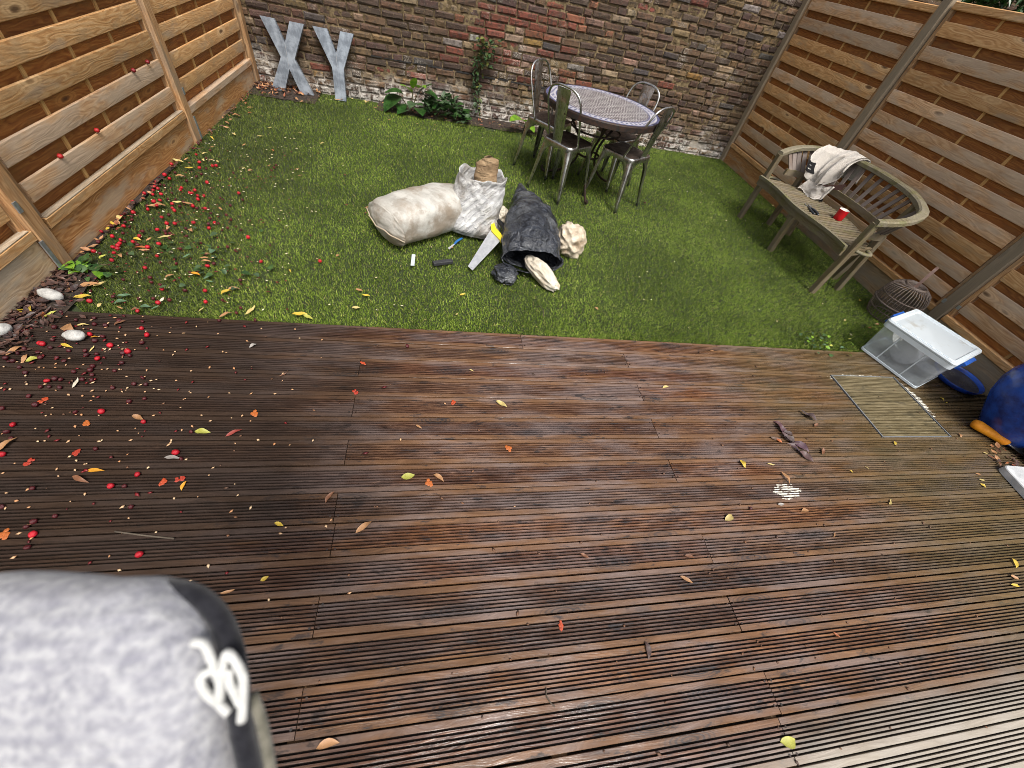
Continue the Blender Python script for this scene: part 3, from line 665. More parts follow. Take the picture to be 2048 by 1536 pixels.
def rsq(hw, r, n=5, hb=None):   # rounded square outline, front (+y) wider
    out = []
    for cx, cy, a0 in ((1, 1, 0), (-1, 1, 90), (-1, -1, 180), (1, -1, 270)):
        w = hw if cy > 0 else (hb or hw)
        for i in range(n + 1):
            a = RAD(a0 + 90 * i / n); out.append((cx * (w - r) + r * math.cos(a), cy * (hw - r) + r * math.sin(a)))
    return out
def make_chair(label):
    t = thing('metal_chair', label, 'chair', group='steel chairs round the mosaic table')
    o1 = rsq(.178, .055, 5, .165); n = len(o1); m = MB(); V = []
    for sc, z in ((1.0, .405), (1.012, .43), (1.0, .442), (.965, .449), (.93, .446)): V += [(x * sc, y * sc, z) for x, y in o1]
    m.add(V, [(r * n + i, r * n + (i + 1) % n, (r + 1) * n + (i + 1) % n, (r + 1) * n + i) for r in range(4) for i in range(n)])
    m.build('seat_ring', M['steel'], t, smooth=True)
    m = MB(); V = [(0, 0, .437)]
    for sc, z in ((.45, .4375), (.8, .441), (.932, .446)): V += [(x * sc, y * sc, z) for x, y in o1]
    F = [(0, 1 + i, 1 + (i + 1) % n) for i in range(n)] + [(1 + r * n + i, 1 + r * n + n + i, 1 + r * n + n + (i + 1) % n, 1 + r * n + (i + 1) % n) for r in range(2) for i in range(n)]
    m.add(V, F); m.build('seat', M['seat'], t, smooth=True)
    # pressed sheet legs: an angle section that flares into the skirt
    lev = [(.418, .150), (.395, .105), (.365, .066), (.32, .047), (.25, .042), (.16, .037), (.08, .029), (.03, .022), (0, .017)]
    for sx in (-1, 1):
        for sy in (-1, 1):
            V = []; K = 11
            for z, arm in lev:
                f = 1 - z / .418; hwx = (.172 if sy > 0 else .160) + .043 * f; hwy = .172 + (.045 if sy < 0 else .035) * f; rr = min(.04, arm * .55)
                for off in (0, -.004):
                    cx, cy = hwx + off, hwy + off; row = [(cx - arm, cy + off * 0)] + [(cx - rr + rr * math.sin(q), cy - rr + rr * math.cos(q)) for q in [PI / 2 * i / 8 for i in range(9)]] + [(cx, cy - arm)]
                    bulge = .004 if off == 0 else 0
                    V += [(sx * (x + bulge * (.7 if i in (4, 5, 6) else 0)), sy * y, z) for i, (x, y) in enumerate(row)]
            F = []
            for r in range(len(lev) - 1):
                a, b = r * 2 * K, (r + 1) * 2 * K
                for i in range(K - 1): F += [(a + i, a + i + 1, b + i + 1, b + i), (a + K + i + 1, a + K + i, b + K + i, b + K + i + 1)]
                F += [(a, b, b + K, a + K), (a + K - 1, a + 2 * K - 1, b + 2 * K - 1, b + K - 1)]
            e = (len(lev) - 1) * 2 * K; F += [tuple(range(e, e + K)) + tuple(range(e + 2 * K - 1, e + K - 1, -1))]
            if sx * sy < 0: F = [f[::-1] for f in F]
            lg = MB().add(V, F).build('leg', M['steel'], t, smooth=True)
            MB().tube([(sx * .203 if sy > 0 else sx * .191, sy * (.197 if sy > 0 else .207), z) for z in (-.018, .014)], .012, 8).build('foot', M['black_plastic'], lg)
    hp = [(-.163, -.075, .435), (-.166, -.10, .50), (-.172, -.155, .64), (-.170, -.195, .745), (-.145, -.215, .81), (-.085, -.226, .845), (0, -.229, .853)]
    hp = catmull(hp + [(-x, y, z) for x, y, z in hp[-2::-1]], 4)
    MB().tube(hp, .0095, 8).build('back_hoop', M['steel'], t, smooth=True)
    def spl(u, v):   # tapered, slightly dished back splat with a pressed panel
        w = .047 + .022 * v; x = (u * 2 - 1) * w; z = .440 + v * .400
        y = -.160 - .0 - .066 * v + .012 * (1 - (u * 2 - 1) ** 2) - .012
        ins = (.22 < u < .78) and (.14 < v < .80); return (x, y + (-.006 if ins else 0), z)
    m = MB().grid(15, 24, spl); m.add([(x, y - .003, z) for x, y, z in [tuple(v) for v in m.V]], [f[::-1] for f in m.F])
    m.build('back_splat', M['steel'], t, smooth=True)
    MB().box((-.20, -.006, .20), (.20, .006, .206)).build('brace', M['iron'], t, rot=(0, 0, PI / 4)) if False else None
    return t
def copy_tree(o, parent=None):
    c = o.copy(); COL.objects.link(c)
    if parent: c.parent = parent
    for ch in list(o.children): copy_tree(ch, c)
    return c
ch0 = make_chair('steel chair nearest the white sacks, its back splat turned to the camera')
specs = [((1.175, 3.855), 40, None), ((1.745, 3.82), 126, 'steel chair on the bench side of the table, back turned to the bench'),
         ((1.10, 4.37), -42, 'steel chair at the end of the table near the climbing plant'), ((1.80, 4.27), 214, 'steel chair tucked in between the table and the brick wall')]
for i, ((x, y), az, lb) in enumerate(specs):
    c = ch0 if i == 0 else copy_tree(ch0)
    if lb: c['label'] = lb
    c.location = (x, y, .002); c.rotation_euler = (0, 0, RAD(az - 90))

# ------------------------------------------------------------------ curved bench  (local x along its length, y towards the fence)
bn = thing('curved_bench', 'weathered teak bench with a mossy curved back rail by the brown fence', 'bench', (3.30, 3.15, 0), -PI / 2)
# local +x = world -Y, local +y = world +X
def el(u0, v0, z0, z1, a):   # a in [0, pi]
    return (-u0 * math.cos(a), v0 * math.sin(a) ** .8, z0 + (z1 - z0) * math.sin(a) ** .7)
def ffront(u): return -.085 - .022 * math.cos(u / .66 * PI * 1.5)
rail = [(-.665, -.02, .632), (-.705, .10, .665), (-.70, .22, .70), (-.62, .36, .735), (-.40, .47, .76), (-.15, .515, .768), (.15, .515, .768), (.40, .47, .76), (.62, .36, .735), (.70, .22, .70), (.705, .10, .665), (.665, -.02, .632)]
rc = catmull(rail, 4); m = MB(); V = []; F = []
for i, p in enumerate(rc):
    d = (rc[min(i + 1, len(rc) - 1)] - rc[max(i - 1, 0)]); d.z = 0; d.normalize(); nn = Vector((-d.y, d.x, 0))
    w = .030 + .006 * math.sin(i / (len(rc) - 1) * PI); hh = .021
    V += [p + nn * (a * w) + Vector((0, 0, b * hh + .003 * nz((i * .7, a, b), 1))) for a, b in ((-1, -.8), (-.8, -1), (.8, -1), (1, -.8), (1, .5), (.7, 1), (-.7, 1), (-1, .5))]
F = [(i * 8 + j, i * 8 + (j + 1) % 8, (i + 1) * 8 + (j + 1) % 8, (i + 1) * 8 + j) for i in range(len(rc) - 1) for j in range(8)] + [tuple(range(7, -1, -1)), tuple(range((len(rc) - 1) * 8, len(rc) * 8))]
m.add(V, F).build('top_rail', M['bench_moss'], bn)
lowc = catmull([(-.60, .10, .505), (-.60, .22, .505), (-.52, .33, .505), (-.34, .405, .505), (-.12, .44, .505), (.12, .44, .505), (.34, .405, .505), (.52, .33, .505), (.60, .22, .505), (.60, .10, .505)], 4)
m = MB(); V = []
for i, p in enumerate(lowc):
    d = (lowc[min(i + 1, len(lowc) - 1)] - lowc[max(i - 1, 0)]).normalized(); nn = Vector((-d.y, d.x, 0))
    V += [p + nn * (a * .013) + Vector((0, 0, b * .027)) for a, b in ((-1, -1), (1, -1), (1, 1), (-1, 1))]
F = [(i * 4 + j, i * 4 + (j + 1) % 4, (i + 1) * 4 + (j + 1) % 4, (i + 1) * 4 + j) for i in range(len(lowc) - 1) for j in range(4)] + [(3, 2, 1, 0), tuple(range(len(lowc) * 4 - 4, len(lowc) * 4))]
m.add(V, F).build('lower_rail', M['bench'], bn)
def at(curve, t):
    f = t * (len(curve) - 1); i = min(int(f), len(curve) - 2); return curve[i].lerp(curve[i + 1], f - i)
NS = 25
for k in range(NS):
    t = .045 + .91 * k / (NS - 1); a = at(lowc, t); b = at(rc, .10 + .80 * k / (NS - 1)); 
    d = (at(lowc, min(1, t + .01)) - at(lowc, max(0, t - .01))).normalized(); nn = Vector((-d.y, d.x, 0))
    thick = k in (7, 17)
    if thick:
        bar('back_post', (b.x * .96, b.y * .97, -.01), b - Vector((0, 0, .02)), .05, .045, M['bench'], bn, up=nn) if False else bar('rear_leg', (a.x * 1.02, a.y + .03, -.02), b - Vector((0, 0, .02)), .05, .042, M['bench'], bn, up=nn)
    else: bar('back_slat', a + Vector((0, 0, .02)), b - Vector((0, 0, .018)), .037, .011, M['bench_slat'], bn, up=nn, ch=.002)
# seat slats run front to back between two wavy rails
for k in range(27):
    u = -.60 + 1.2 * k / 26; yb = .40 * math.sqrt(max(.02, 1 - (u / .645) ** 2)) + .01; yf = ffront(u) + .012
    bar('seat_slat', (u, yf, .410 + .006 * math.cos(u * 3)), (u, yb, .402), .029, .018, M['bench'], bn, ch=.003)
def wavy(name, z0, z1, dy, th, mat):
    m = MB(); V = []; K = 30
    for i in range(K + 1):
        u = -.655 + 1.31 * i / K; y = ffront(u) + dy
        V += [(u, y, z0 + .012 * math.sin(i)), (u, y + th, z0), (u, y + th, z1), (u, y, z1)] if False else [(u, y, z0), (u, y + th, z0), (u, y + th, z1), (u, y, z1)]
    F = [(i * 4 + j, i * 4 + (j + 1) % 4, (i + 1) * 4 + (j + 1) % 4, (i + 1) * 4 + j) for i in range(K) for j in range(4)] + [(3, 2, 1, 0), tuple(range(K * 4, K * 4 + 4))]
    return m.add(V, F).build(name, mat, bn)
wavy('seat_edge', .402, .426, -.014, .03, M['bench_moss']); wavy('apron', .342, .398, 0, .022, M['bench'])
for u, y0 in ((-.655, -.0), (.655, -.0)):
    bar('front_leg', (u * 1.0, y0 - .03, -.02), (u * 1.012, y0 - .012, .625), .05, .046, M['bench'], bn, up=(0, 1, 0))
    bar('side_rail', (u * .985, -.02, .37), (u * .87, .27, .37), .03, .06, M['bench'], bn)
    bar('rear_leg', (u * .89, .30, -.02), (u * .86, .28, .50), .048, .044, M['bench'], bn, up=(0, 1, 0))
    cr = catmull([(u * 1.02, .02, .40), (u * 1.09, .07, .40), (u * 1.08, .13, .40), (u * .99, .16, .40)], 5)
    MB().tube(cr, .019, 8, flat=.7).build('corner_scroll', M['bench_moss'], bn, smooth=True)
bar('front_leg', (0, -.05, -.02), (0, -.075, .40), .05, .046, M['bench'], bn, up=(0, 1, 0))
bar('middle_rail', (0, -.06, .368), (0, .40, .368), .03, .06, M['bench'], bn)
bar('back_rail', (-.5, .30, .365), (.5, .30, .365), .03, .06, M['bench'], bn)

# fleece draped over the back rail
fj = thing('fleece_jacket', 'oatmeal fleece jacket slung over the back of the curved bench', 'jacket', (3.30, 3.15, 0), -PI / 2)
def drape(u, v):
    # v: 0 behind the rail bottom -> .3 top -> 1 front bottom ; u across
    uu = -.585 + .33 * u
    yr = at(rc, .275 + .13 * u).y; zr = at(rc, .275 + .13 * u).z + .055
    fold = .028 * math.sin(u * 9 + v * 3) + .015 * math.sin(u * 21 + v * 7)
    if v < .3:
        q = 1 - v / .3; return Vector((uu, yr + .05 + .03 * q, zr - .02 - .20 * q + .01))
    q = (v - .3) / .7; bot = .33 - .17 * abs(u - .42) - .20 * max(0, u - .6)
    sq = 1 - .42 * q * (1 if u > .5 else .75)
    ux = (uu + .40) * sq - .40 + .01 * math.sin(v * 9) + .05 * q
    out = .05 * min(1, q * 6) + .07 * math.sin(min(1, q) * PI * .8)
    p = Vector((ux, yr - out - fold * (.35 + q) - .045 * q, zr - bot * q - .012 * q * math.sin(u * 13)))
    # deep diagonal crease
    dd = (u - .62 + .36 * (q - .15)); p.y += .075 * math.exp(-(dd / .045) ** 2) * min(1, q * 4) * (1 - q * .35)
    p += Vector((0, 1, 1)) * .012 * fbm(p, 9, 3)
    return p
m = MB().grid(60, 64, drape); V0 = [Vector(v) for v in m.V]; n0 = len(V0)
inner = MB().grid(60, 64, lambda u, v: drape(u, v) + Vector((0, .022, -.014)))
m.add(inner.V, [f[::-1] for f in inner.F])
rim = [i for i in range(60)] + [60 * j + 59 for j in range(1, 64)] + [63 * 60 + i for i in range(58, -1, -1)] + [60 * j for j in range(62, 0, -1)]
m.F += [(rim[i], rim[(i + 1) % len(rim)], rim[(i + 1) % len(rim)] + n0, rim[i] + n0) for i in range(len(rim))]
m.build('fleece_shell', M['fleece'], fj, smooth=True)
# lower hanging flap of the fleece, folded back up, and its dark lining
def flap(u, v):
    p = Vector((-.43 + .24 * u - .02 * v, .25 - .03 * v + .05 * u + .02 * math.sin(u * 7), .525 - .085 * v + .05 * u * (1 - v) - .03 * math.sin(u * PI)))
    return p + Vector((0, 1, 1)) * .014 * fbm(p, 14, 3, 3)
m = MB().grid(26, 14, flap); i2 = MB().grid(26, 14, lambda u, v: flap(u, v) + Vector((0, .024, -.006))); n1 = len(m.V); m.add(i2.V, [f[::-1] for f in i2.F])
rim = list(range(26)) + [26 * j + 25 for j in range(1, 14)] + [13 * 26 + i for i in range(24, -1, -1)] + [26 * j for j in range(12, 0, -1)]
m.F += [(rim[i], rim[(i + 1) % len(rim)], rim[(i + 1) % len(rim)] + n1, rim[i] + n1) for i in range(len(rim))]
m.build('folded_cuff', M['fleece'], fj, smooth=True)
MB().grid(16, 8, lambda u, v: Vector((-.40 + .20 * u, .27 + .05 * u, .445 - .026 * v)) + Vector((0, 1, .4)) * .02 * fbm((u * 3, v * 2, 1), 2)).build('lining', M['dark_cloth'], fj, smooth=True)
MB().grid(14, 6, lambda u, v: Vector((-.33 + .20 * u, .33 + .03 * u, .52 + .10 * u - .05 * v))).build('binding', M['brown_cloth'], fj, smooth=True)
def patchf(u, v, o_=.012):
    p = drape(.02 + .17 * u, .66 + .20 * v); return p + Vector((0, -o_, .004))
pt = MB().grid(8, 8, lambda u, v: patchf(u, v)).build('label_patch', M['dark_cloth'], fj, smooth=True)
MB().grid(4, 3, lambda u, v: patchf(.40 + .30 * u, .30 + .05 * v, .0145)).build('mark', M['tool_steel'], pt); MB().grid(4, 3, lambda u, v: patchf(.36 + .36 * u, .60 + .06 * v, .0145)).build('mark', M['white_enamel'], pt)

# mug and secateurs on the seat (bench seat top is at .411)
mg = thing('enamel_mug', 'red mug with a white inside standing on the bench seat', 'mug', (3.545, 3.015, .4125))
MB().lathe([(.0, 0), (.036, 0), (.039, .004), (.0405, .04), (.042, .086), (.0425, .088), (.0412, .0885)], 32).build('body', M['red_enamel'], mg, smooth=True)
MB().lathe([(.0412, .0885), (.0398, .086), (.038, .04), (.036, .008), (0, .006)], 32).build('inside', M['white_enamel'], mg, smooth=True)
MB().tube(catmull([(.040, 0, .070), (.062, 0, .068), (.068, 0, .045), (.058, 0, .022), (.039, 0, .02)], 5), .005, 8).build('handle', M['red_enamel'], mg, smooth=True, rot=(0, 0, RAD(70)))
pr = thing('secateurs', 'black secateurs with steel blades lying on the bench seat', 'secateurs', (3.345, 3.165, .421), RAD(-105))
MB().tube(catmull([(0, .005, .004), (.05, .024, .006), (.10, .030, .006), (.145, .022, .004)], 4), [.008, .010, .011, .012, .0125, .0125, .012, .012, .0125, .0125, .012, .011, .008], 8, flat=.7).build('grip', M['tool_black'], pr, smooth=True)
MB().tube(catmull([(0, -.005, .004), (.05, -.020, .006), (.10, -.020, .006), (.150, -.010, .004)], 4), [.008, .010, .011, .012, .0125, .0125, .012, .012, .0125, .0125, .012, .011, .008], 8, flat=.7).build('grip', M['tool_black'], pr, smooth=True)
MB().prism([(-.012, 0), (.012, 0), (.010, .014), (-.010, .014)], -.02, .012).build('pivot', M['tool_steel'], pr)
MB().add([(-.015, -.008, .004), (-.04, .006, .004), (-.085, .016, .004), (-.05, .026, .004), (-.012, .014, .004), (-.015, -.008, .008), (-.04, .006, .007), (-.085, .016, .005), (-.05, .026, .008), (-.012, .014, .008)],
         [(4, 3, 2, 1, 0), (5, 6, 7, 8, 9)] + [(i, (i + 1) % 5, (i + 1) % 5 + 5, i + 5) for i in range(5)]).build('blade', M['tool_steel'], pr)
MB().tube(catmull([(-.012, -.006, .004), (-.045, -.022, .004), (-.080, -.012, .004)], 5), [.006, .006, .006, .006, .005, .005, .005, .004, .004, .003, .002], 6, flat=.5).build('hook_blade', M['tool_steel'], pr)

# ------------------------------------------------------------------ sacks of rubbish
def sack(name, label, cat, spine, radii, mat, parts=None, seed=1., amp=.03, fs=7, n=72, sub=12, floor=-.012, capd=True, flat=1., sq=2.4, up=(0, 0, 1)):
    o = thing(name, label, cat, (spine[0][0], spine[0][1], 0)); o0 = Vector(o.location)
    P = catmull(spine, sub); K = len(P); m = MB(); V = []
    def rad(t):
        f = t * (len(radii) - 1); i = min(int(f), len(radii) - 2); a, b = radii[i], radii[i + 1]; q = f - i; q = q * q * (3 - 2 * q)
        return a[0] + (b[0] - a[0]) * q, a[1] + (b[1] - a[1]) * q
    for i, p in enumerate(P):
        d = (P[min(i + 1, K - 1)] - P[max(i - 1, 0)]).normalized(); a = d.cross(Vector(up)).normalized(); u = a.cross(d).normalized(); rw, rh = rad(i / (K - 1))
        for j in range(n):
            th = 2 * PI * j / n; c, s_ = math.cos(th), math.sin(th); k = (abs(c) ** sq + abs(s_) ** sq) ** (-1 / sq)
            q = p + a * (c * k * rw) + u * (s_ * k * rh); nn = (a * c + u * s_).normalized()
            w = abs(fbm(q, fs, 4, seed)); r1 = 1 - min(1, abs(mn.noise(q * fs * 1.3 + Vector((seed, 2, 5)))) * 3.2)
            q += nn * (amp * (.9 * fbm(q, fs * .6, 3, seed + 9) + .35 * r1 - .5 * w))
            if q.z < floor: q.z = floor + .002 * w; q += Vector((nn.x, nn.y, 0)) * .006
            V.append(q - o0)
    F = [(i * n + j, i * n + (j + 1) % n, (i + 1) * n + (j + 1) % n, (i + 1) * n + j) for i in range(K - 1) for j in range(n)]
    c0 = sum(V[:n], Vector()) / n; c1 = sum(V[-n:], Vector()) / n
    if capd in (True, 'start'): V.append(c0); F += [((j + 1) % n, j, len(V) - 1) for j in range(n)]
    if capd in (True, 'end'): V.append(c1); b = (K - 1) * n; F += [(b + j, b + (j + 1) % n, len(V) - 1) for j in range(n)]
    m.V = V; m.F = F; m.build('sack_body', mat, o, smooth=True); return o, o0
s1, o1 = sack('rubbish_sack', 'full dirty white sack lying on its side on the turf', 'sack', [(-.315, 2.645, .128), (-.27, 2.68, .135), (-.13, 2.78, .145), (.05, 2.92, .145), (.21, 3.04, .135), (.32, 3.12, .11)],
     [(.165, .115), (.185, .135), (.185, .147), (.18, .147), (.155, .128), (.09, .07)], M['sack_white'], seed=2.3, amp=.009, fs=5, sq=2.9)
# its flat sewn end: tucked ears and seam
def endf(u, v):
    a = (u * 2 - 1); b = v * 2 - 1; k = 1 - .1 * abs(a) * abs(b)
    q = Vector((-.315, 2.645, .125)) + Vector((.57, -.80, 0)).normalized() * (a * .215 * k) * (1 + .14 * abs(a)) + Vector((0, 0, 1)) * (b * .122 * (1 - .62 * abs(a) ** 2.2)) + Vector((-.80, -.57, 0)).normalized() * (.055 * (1 - a * a) * (1 - b * b) + .008 * nz((a * 3, b * 3, 4), 1.5))
    return q - o1
MB().grid(26, 22, endf).build('sewn_end', M['sack_white'], s1, smooth=True)
MB().tube([endf(u / 24, .48 + .03 * math.sin(u * .5)) + Vector((-.008, -.006, 0)) for u in range(25)], .004, 6).build('seam', M['sack_cream'], s1)
s2, o2 = sack('rubbish_sack', 'creased white sack standing upright with brown board sticking out of its mouth', 'sack', [(.30, 2.89, 0), (.305, 2.90, .05), (.315, 2.925, .14), (.325, 2.945, .24), (.335, 2.955, .32), (.345, 2.96, .385)],
     [(.18, .13), (.22, .16), (.19, .145), (.185, .14), (.18, .13), (.17, .12)], M['sack_grey'], seed=5.1, amp=.018, fs=9, capd='start', up=(0.12, 1, 0), sq=2.5)
def mouth(name, o, o0, c, ax, ay, rx, ry, out, mat, seed, dep=.07, n=60):   # turned, ragged rim of an open sack and its inside
    m = MB(); ax = Vector(ax).normalized(); ay = Vector(ay).normalized(); az = ax.cross(ay)
    def f(u, v):
        th = 2 * PI * u; w = .010 * nz((math.cos(th) * 2, math.sin(th) * 2, seed), 2.2); k = 1 + .04 * math.sin(v * PI)
        q = Vector(c) + ax * math.cos(th) * (rx + w + .012 * v * 0) * (k if v < .4 else 1 - .12 * (v - .4)) + ay * math.sin(th) * (ry + w) * (k if v < .4 else 1 - .12 * (v - .4))
        return q + az * (out * (v / .4 if v < .4 else 1) + .025 * nz((math.cos(th) * 1.5, math.sin(th) * 1.5, seed + 4), 1.8) - (dep * (v - .4) / .6 if v > .4 else 0)) - o0
    m.grid(n, 10, f, wrapu=True).build(name, mat, o, smooth=True)
mouth('rim', s2, o2, (.345, 2.96, .375), (1, -.1, 0), (.1, 1, 0), .168, .12, .045, M['sack_grey'], 3., .12)
def board_piece(u, v):
    a = u * 2 * PI; r = (.085 if v > .05 else .01) * (1 - .12 * v); q = Vector((.365 + math.cos(a) * r * 1.05, 2.965 + math.sin(a) * r * .55, 0.28 + .25 * v + .02 * math.cos(a)))
    if v > .93: q = q.lerp(Vector((.37, 2.965, .53)), .6)
    return q + Vector((1, 1, .4)) * .012 * fbm(q, 12, 3, 4) - o2
MB().grid(28, 16, board_piece, wrapu=True).build('bark_board', M['rubble'], s2, smooth=True)
s3, o3 = sack('rubbish_sack', 'black plastic sack lying open end towards the decking, narrowing to a twisted tip', 'sack', [(.69, 2.40, .10), (.70, 2.54, .145), (.725, 2.76, .165), (.725, 2.95, .155), (.715, 3.11, .15), (.71, 3.24, .16), (.705, 3.37, .19)],
     [(.21, .10), (.212, .14), (.195, .155), (.15, .135), (.105, .105), (.055, .065), (.012, .016)], M['sack_black'], seed=8.4, amp=.024, fs=8, capd='end', sq=2.3)
mouth('rim', s3, o3, (.69, 2.41, .095), (1, .03, 0), (0, .55, 1), .216, .085, .05, M['sack_black'], 7., .2)
def blob(name, label, cat, c, r, mat, seed, parent=None, amp=.35, fs=5, n=40, k=30, stretch=None, off=None):
    def f(u, v):
        a = 2 * PI * u; b = PI * v; d = Vector((math.cos(a) * math.sin(b), math.sin(a) * math.sin(b), math.cos(b)))
        rg = 1 - abs(mn.noise(d * 2.2 + Vector((seed, 0, 1)))) * 1.4 + .5 * fbm(d, 1.8, 4, seed)
        q = Vector((d.x * r[0], d.y * r[1], d.z * r[2])) * (1 + amp * (rg - .6) * (.6 + .4 * abs(fbm(d, fs, 3, seed))))
        if stretch: q = stretch(q)
        return q
    m = MB().grid(n, k, f, wrapu=True)
    if parent is None:
        o = m.build(name, mat, None, smooth=True); o.location = c; return tag(o, label, cat)
    return m.build(name, mat, parent, smooth=True, loc=Vector(c) - off)
fl = blob('spilling_bag', None, None, (.755, 2.315, .062), (.062, .165, .058), M['film_white'], 4.4, s3, .34, 3, n=56, k=44, off=o3); fl.rotation_euler = (RAD(10), .1, RAD(36))
blob('black_fold', None, None, (.50, 2.315, .03), (.085, .09, .045), M['sack_black'], 1.7, s3, .6, 6, off=o3)
bc = blob('crumpled_bag', 'crumpled cream plastic bag on the turf beside the black sack', 'bag', (1.055, 2.76, .085), (.115, .135, .12), M['sack_cream'], 6.2, amp=.42, fs=3, n=64, k=48)
blob('scrap_bag', 'small white scrap of plastic behind the upright sack', 'plastic scrap', (.545, 3.11, .05), (.06, .07, .06), M['film_white'], 9.1, amp=.5)

# ------------------------------------------------------------------ tools on the turf
sw = thing('handsaw', 'handsaw with yellow and black handle propped against the sacks', 'saw', (.262, 2.352, .0))
A = Vector((0, 0, .016)); B1 = Vector((.165, .400, .115)); B2 = Vector((.225, .265, .105)); A2 = Vector((-.018, .03, .018)); up = (B1 - A).cross(B2 - A).normalized() * .0012
if up.z < 0: up = -up
q = [A2, A + Vector((.012, -.012, 0)), B2, B1]
MB().add([p - up for p in q] + [p + up for p in q], [(3, 2, 1, 0), (4, 5, 6, 7)] + [(i, (i + 1) % 4, (i + 1) % 4 + 4, i + 4) for i in range(4)]).build('blade', M['saw_steel'], sw)
dl = ((B1 + B2) / 2 - A).normalized(); dw = (B1 - B2).normalized(); n_ = up.normalized()
def hp_(a, b): return (B1 + B2) / 2 + dl * a + dw * b
def slab3(pts, th): 
    n = len(pts); return MB().add([p - n_ * th for p in pts] + [p + n_ * th for p in pts], [tuple(range(n - 1, -1, -1)), tuple(range(n, 2 * n))] + [(i, (i + 1) % n, (i + 1) % n + n, i + n) for i in range(n)])
slab3([hp_(-.012, -.082), hp_(.03, -.080), hp_(.035, -.03), hp_(.03, .03), hp_(.05, .075), hp_(.10, .092), hp_(.085, .112), hp_(.02, .10), hp_(-.02, .055)], .013).build('handle', M['yellow'], sw)
slab3([hp_(.036, -.075), hp_(.10, -.055), hp_(.125, .01), hp_(.115, .07), hp_(.10, .088), hp_(.088, .07), hp_(.098, .02), hp_(.085, -.03), hp_(.036, -.045)], .012).build('grip', M['black_plastic'], sw)
MB().lathe([(0, .0), (.006, .0), (.006, .001), (0, .001)], 10, tuple(A + Vector((.006, .02, .004)))).build('hanging_hole', M['black_plastic'], sw)
kn = thing('trimming_knife', 'small blue handled knife on the turf in front of the white sack', 'knife', (.165, 2.67, .014), RAD(58))
MB().tube(catmull([(-.02, 0, 0), (.03, .004, .004), (.08, 0, .002), (.10, -.004, 0)], 4), [.006, .008, .009, .010, .010, .010, .010, .010, .010, .009, .008, .007, .005], 8, flat=.7).build('handle', M['blue_plastic'], kn, smooth=True)
MB().add([(-.02, -.006, 0), (-.02, .006, 0), (-.085, .012, -.004), (-.095, -.004, -.006), (-.02, -.006, .002), (-.02, .006, .002), (-.085, .012, -.002), (-.095, -.004, -.005)], [(0, 1, 2, 3), (7, 6, 5, 4), (0, 4, 5, 1), (1, 5, 6, 2), (2, 6, 7, 3), (3, 7, 4, 0)]).build('blade', M['saw_steel'], kn)
def lug(name, label, cat, p0, p1, w, h, mat, z):
    a, b = Vector((*p0, z)), Vector((*p1, z)); d = b - a; o = link(name, MB().prism(cprof(w, h, .003), -d.length / 2, d.length / 2).me(name, mat), None, (a + b) / 2, (0, 0, math.atan2(d.y, d.x))); return tag(o, label, cat)
lug('sharpening_block', 'charcoal rectangular block lying on the turf', 'block', (.006, 2.385), (.138, 2.435), .034, .024, M['whetstone'], .014)
lug('offcut_strip', 'short pale grey strip lying on the turf', 'offcut', (-.129, 2.345), (-.127, 2.475), .026, .008, M['pale_block'], .012)

# ------------------------------------------------------------------ rattan lantern
ln = thing('rattan_lantern', 'grey rattan barrel lantern with an upright strap handle by the fence', 'lantern', (3.815, 2.215, -.005))
LP = [(.135, .0), (.155, .05), (.165, .11), (.166, .17), (.157, .23), (.135, .275), (.10, .298), (.075, .300)]
def at1(t):
    f = t * (len(LP) - 1); i = min(int(f), len(LP) - 2); q = f - i; return (LP[i][0] * (1 - q) + LP[i + 1][0] * q, LP[i][1] * (1 - q) + LP[i + 1][1] * q)
rib = MB().tube([Vector((at1(t / 14)[0], 0, at1(t / 14)[1])) for t in range(15)], .0037, 6).me('rib', M['rattan'], True)
for k in range(40): link('rib', rib, ln, rot=(0, 0, 2 * PI * k / 40 + rnd.uniform(-.02, .02)))
for r, z in ((.133, .006), (.160, .20), (.158, .07)): MB().tube([(r * math.cos(t * PI / 20), r * math.sin(t * PI / 20), z) for t in range(41)], .005, 6, cap=False).build('hoop', M['rattan'], ln, smooth=True)
MB().lathe([(.078, .285), (.080, .315), (.072, .316), (.070, .285)], 30).build('collar', M['rattan'], ln, smooth=True); MB().lathe([(0, .287), (.071, .287)], 30).build('lid', M['rattan'], ln)
m = MB()
for k in range(2): m.tube([((.172 + .005 * math.cos(t * 1.9 + k * PI)) * math.cos(t * PI / 40), (.172 + .005 * math.cos(t * 1.9 + k * PI)) * math.sin(t * PI / 40), .135 + .005 * math.sin(t * 1.9 + k * PI)) for t in range(81)], .0045, 5, cap=False)
m.build('rope_band', M['rope'], ln, smooth=True)
hs = catmull([(-.07, .0, .30), (-.055, .0, .38), (-.02, 0, .455), (.035, 0, .47), (.075, 0, .455)], 5); m = MB(); V = []
for p in hs: V += [p + Vector((0, -.011, 0)), p + Vector((0, .011, 0)), p + Vector((.002, .011, .003)), p + Vector((.002, -.011, .003))]
m.add(V, [(i * 4 + j, i * 4 + (j + 1) % 4, i * 4 + 4 + (j + 1) % 4, i * 4 + 4 + j) for i in range(len(hs) - 1) for j in range(4)] + [(3, 2, 1, 0), tuple(range(len(V) - 4, len(V)))])
m.build('strap_handle', M['leather'], ln, rot=(0, 0, RAD(30)))

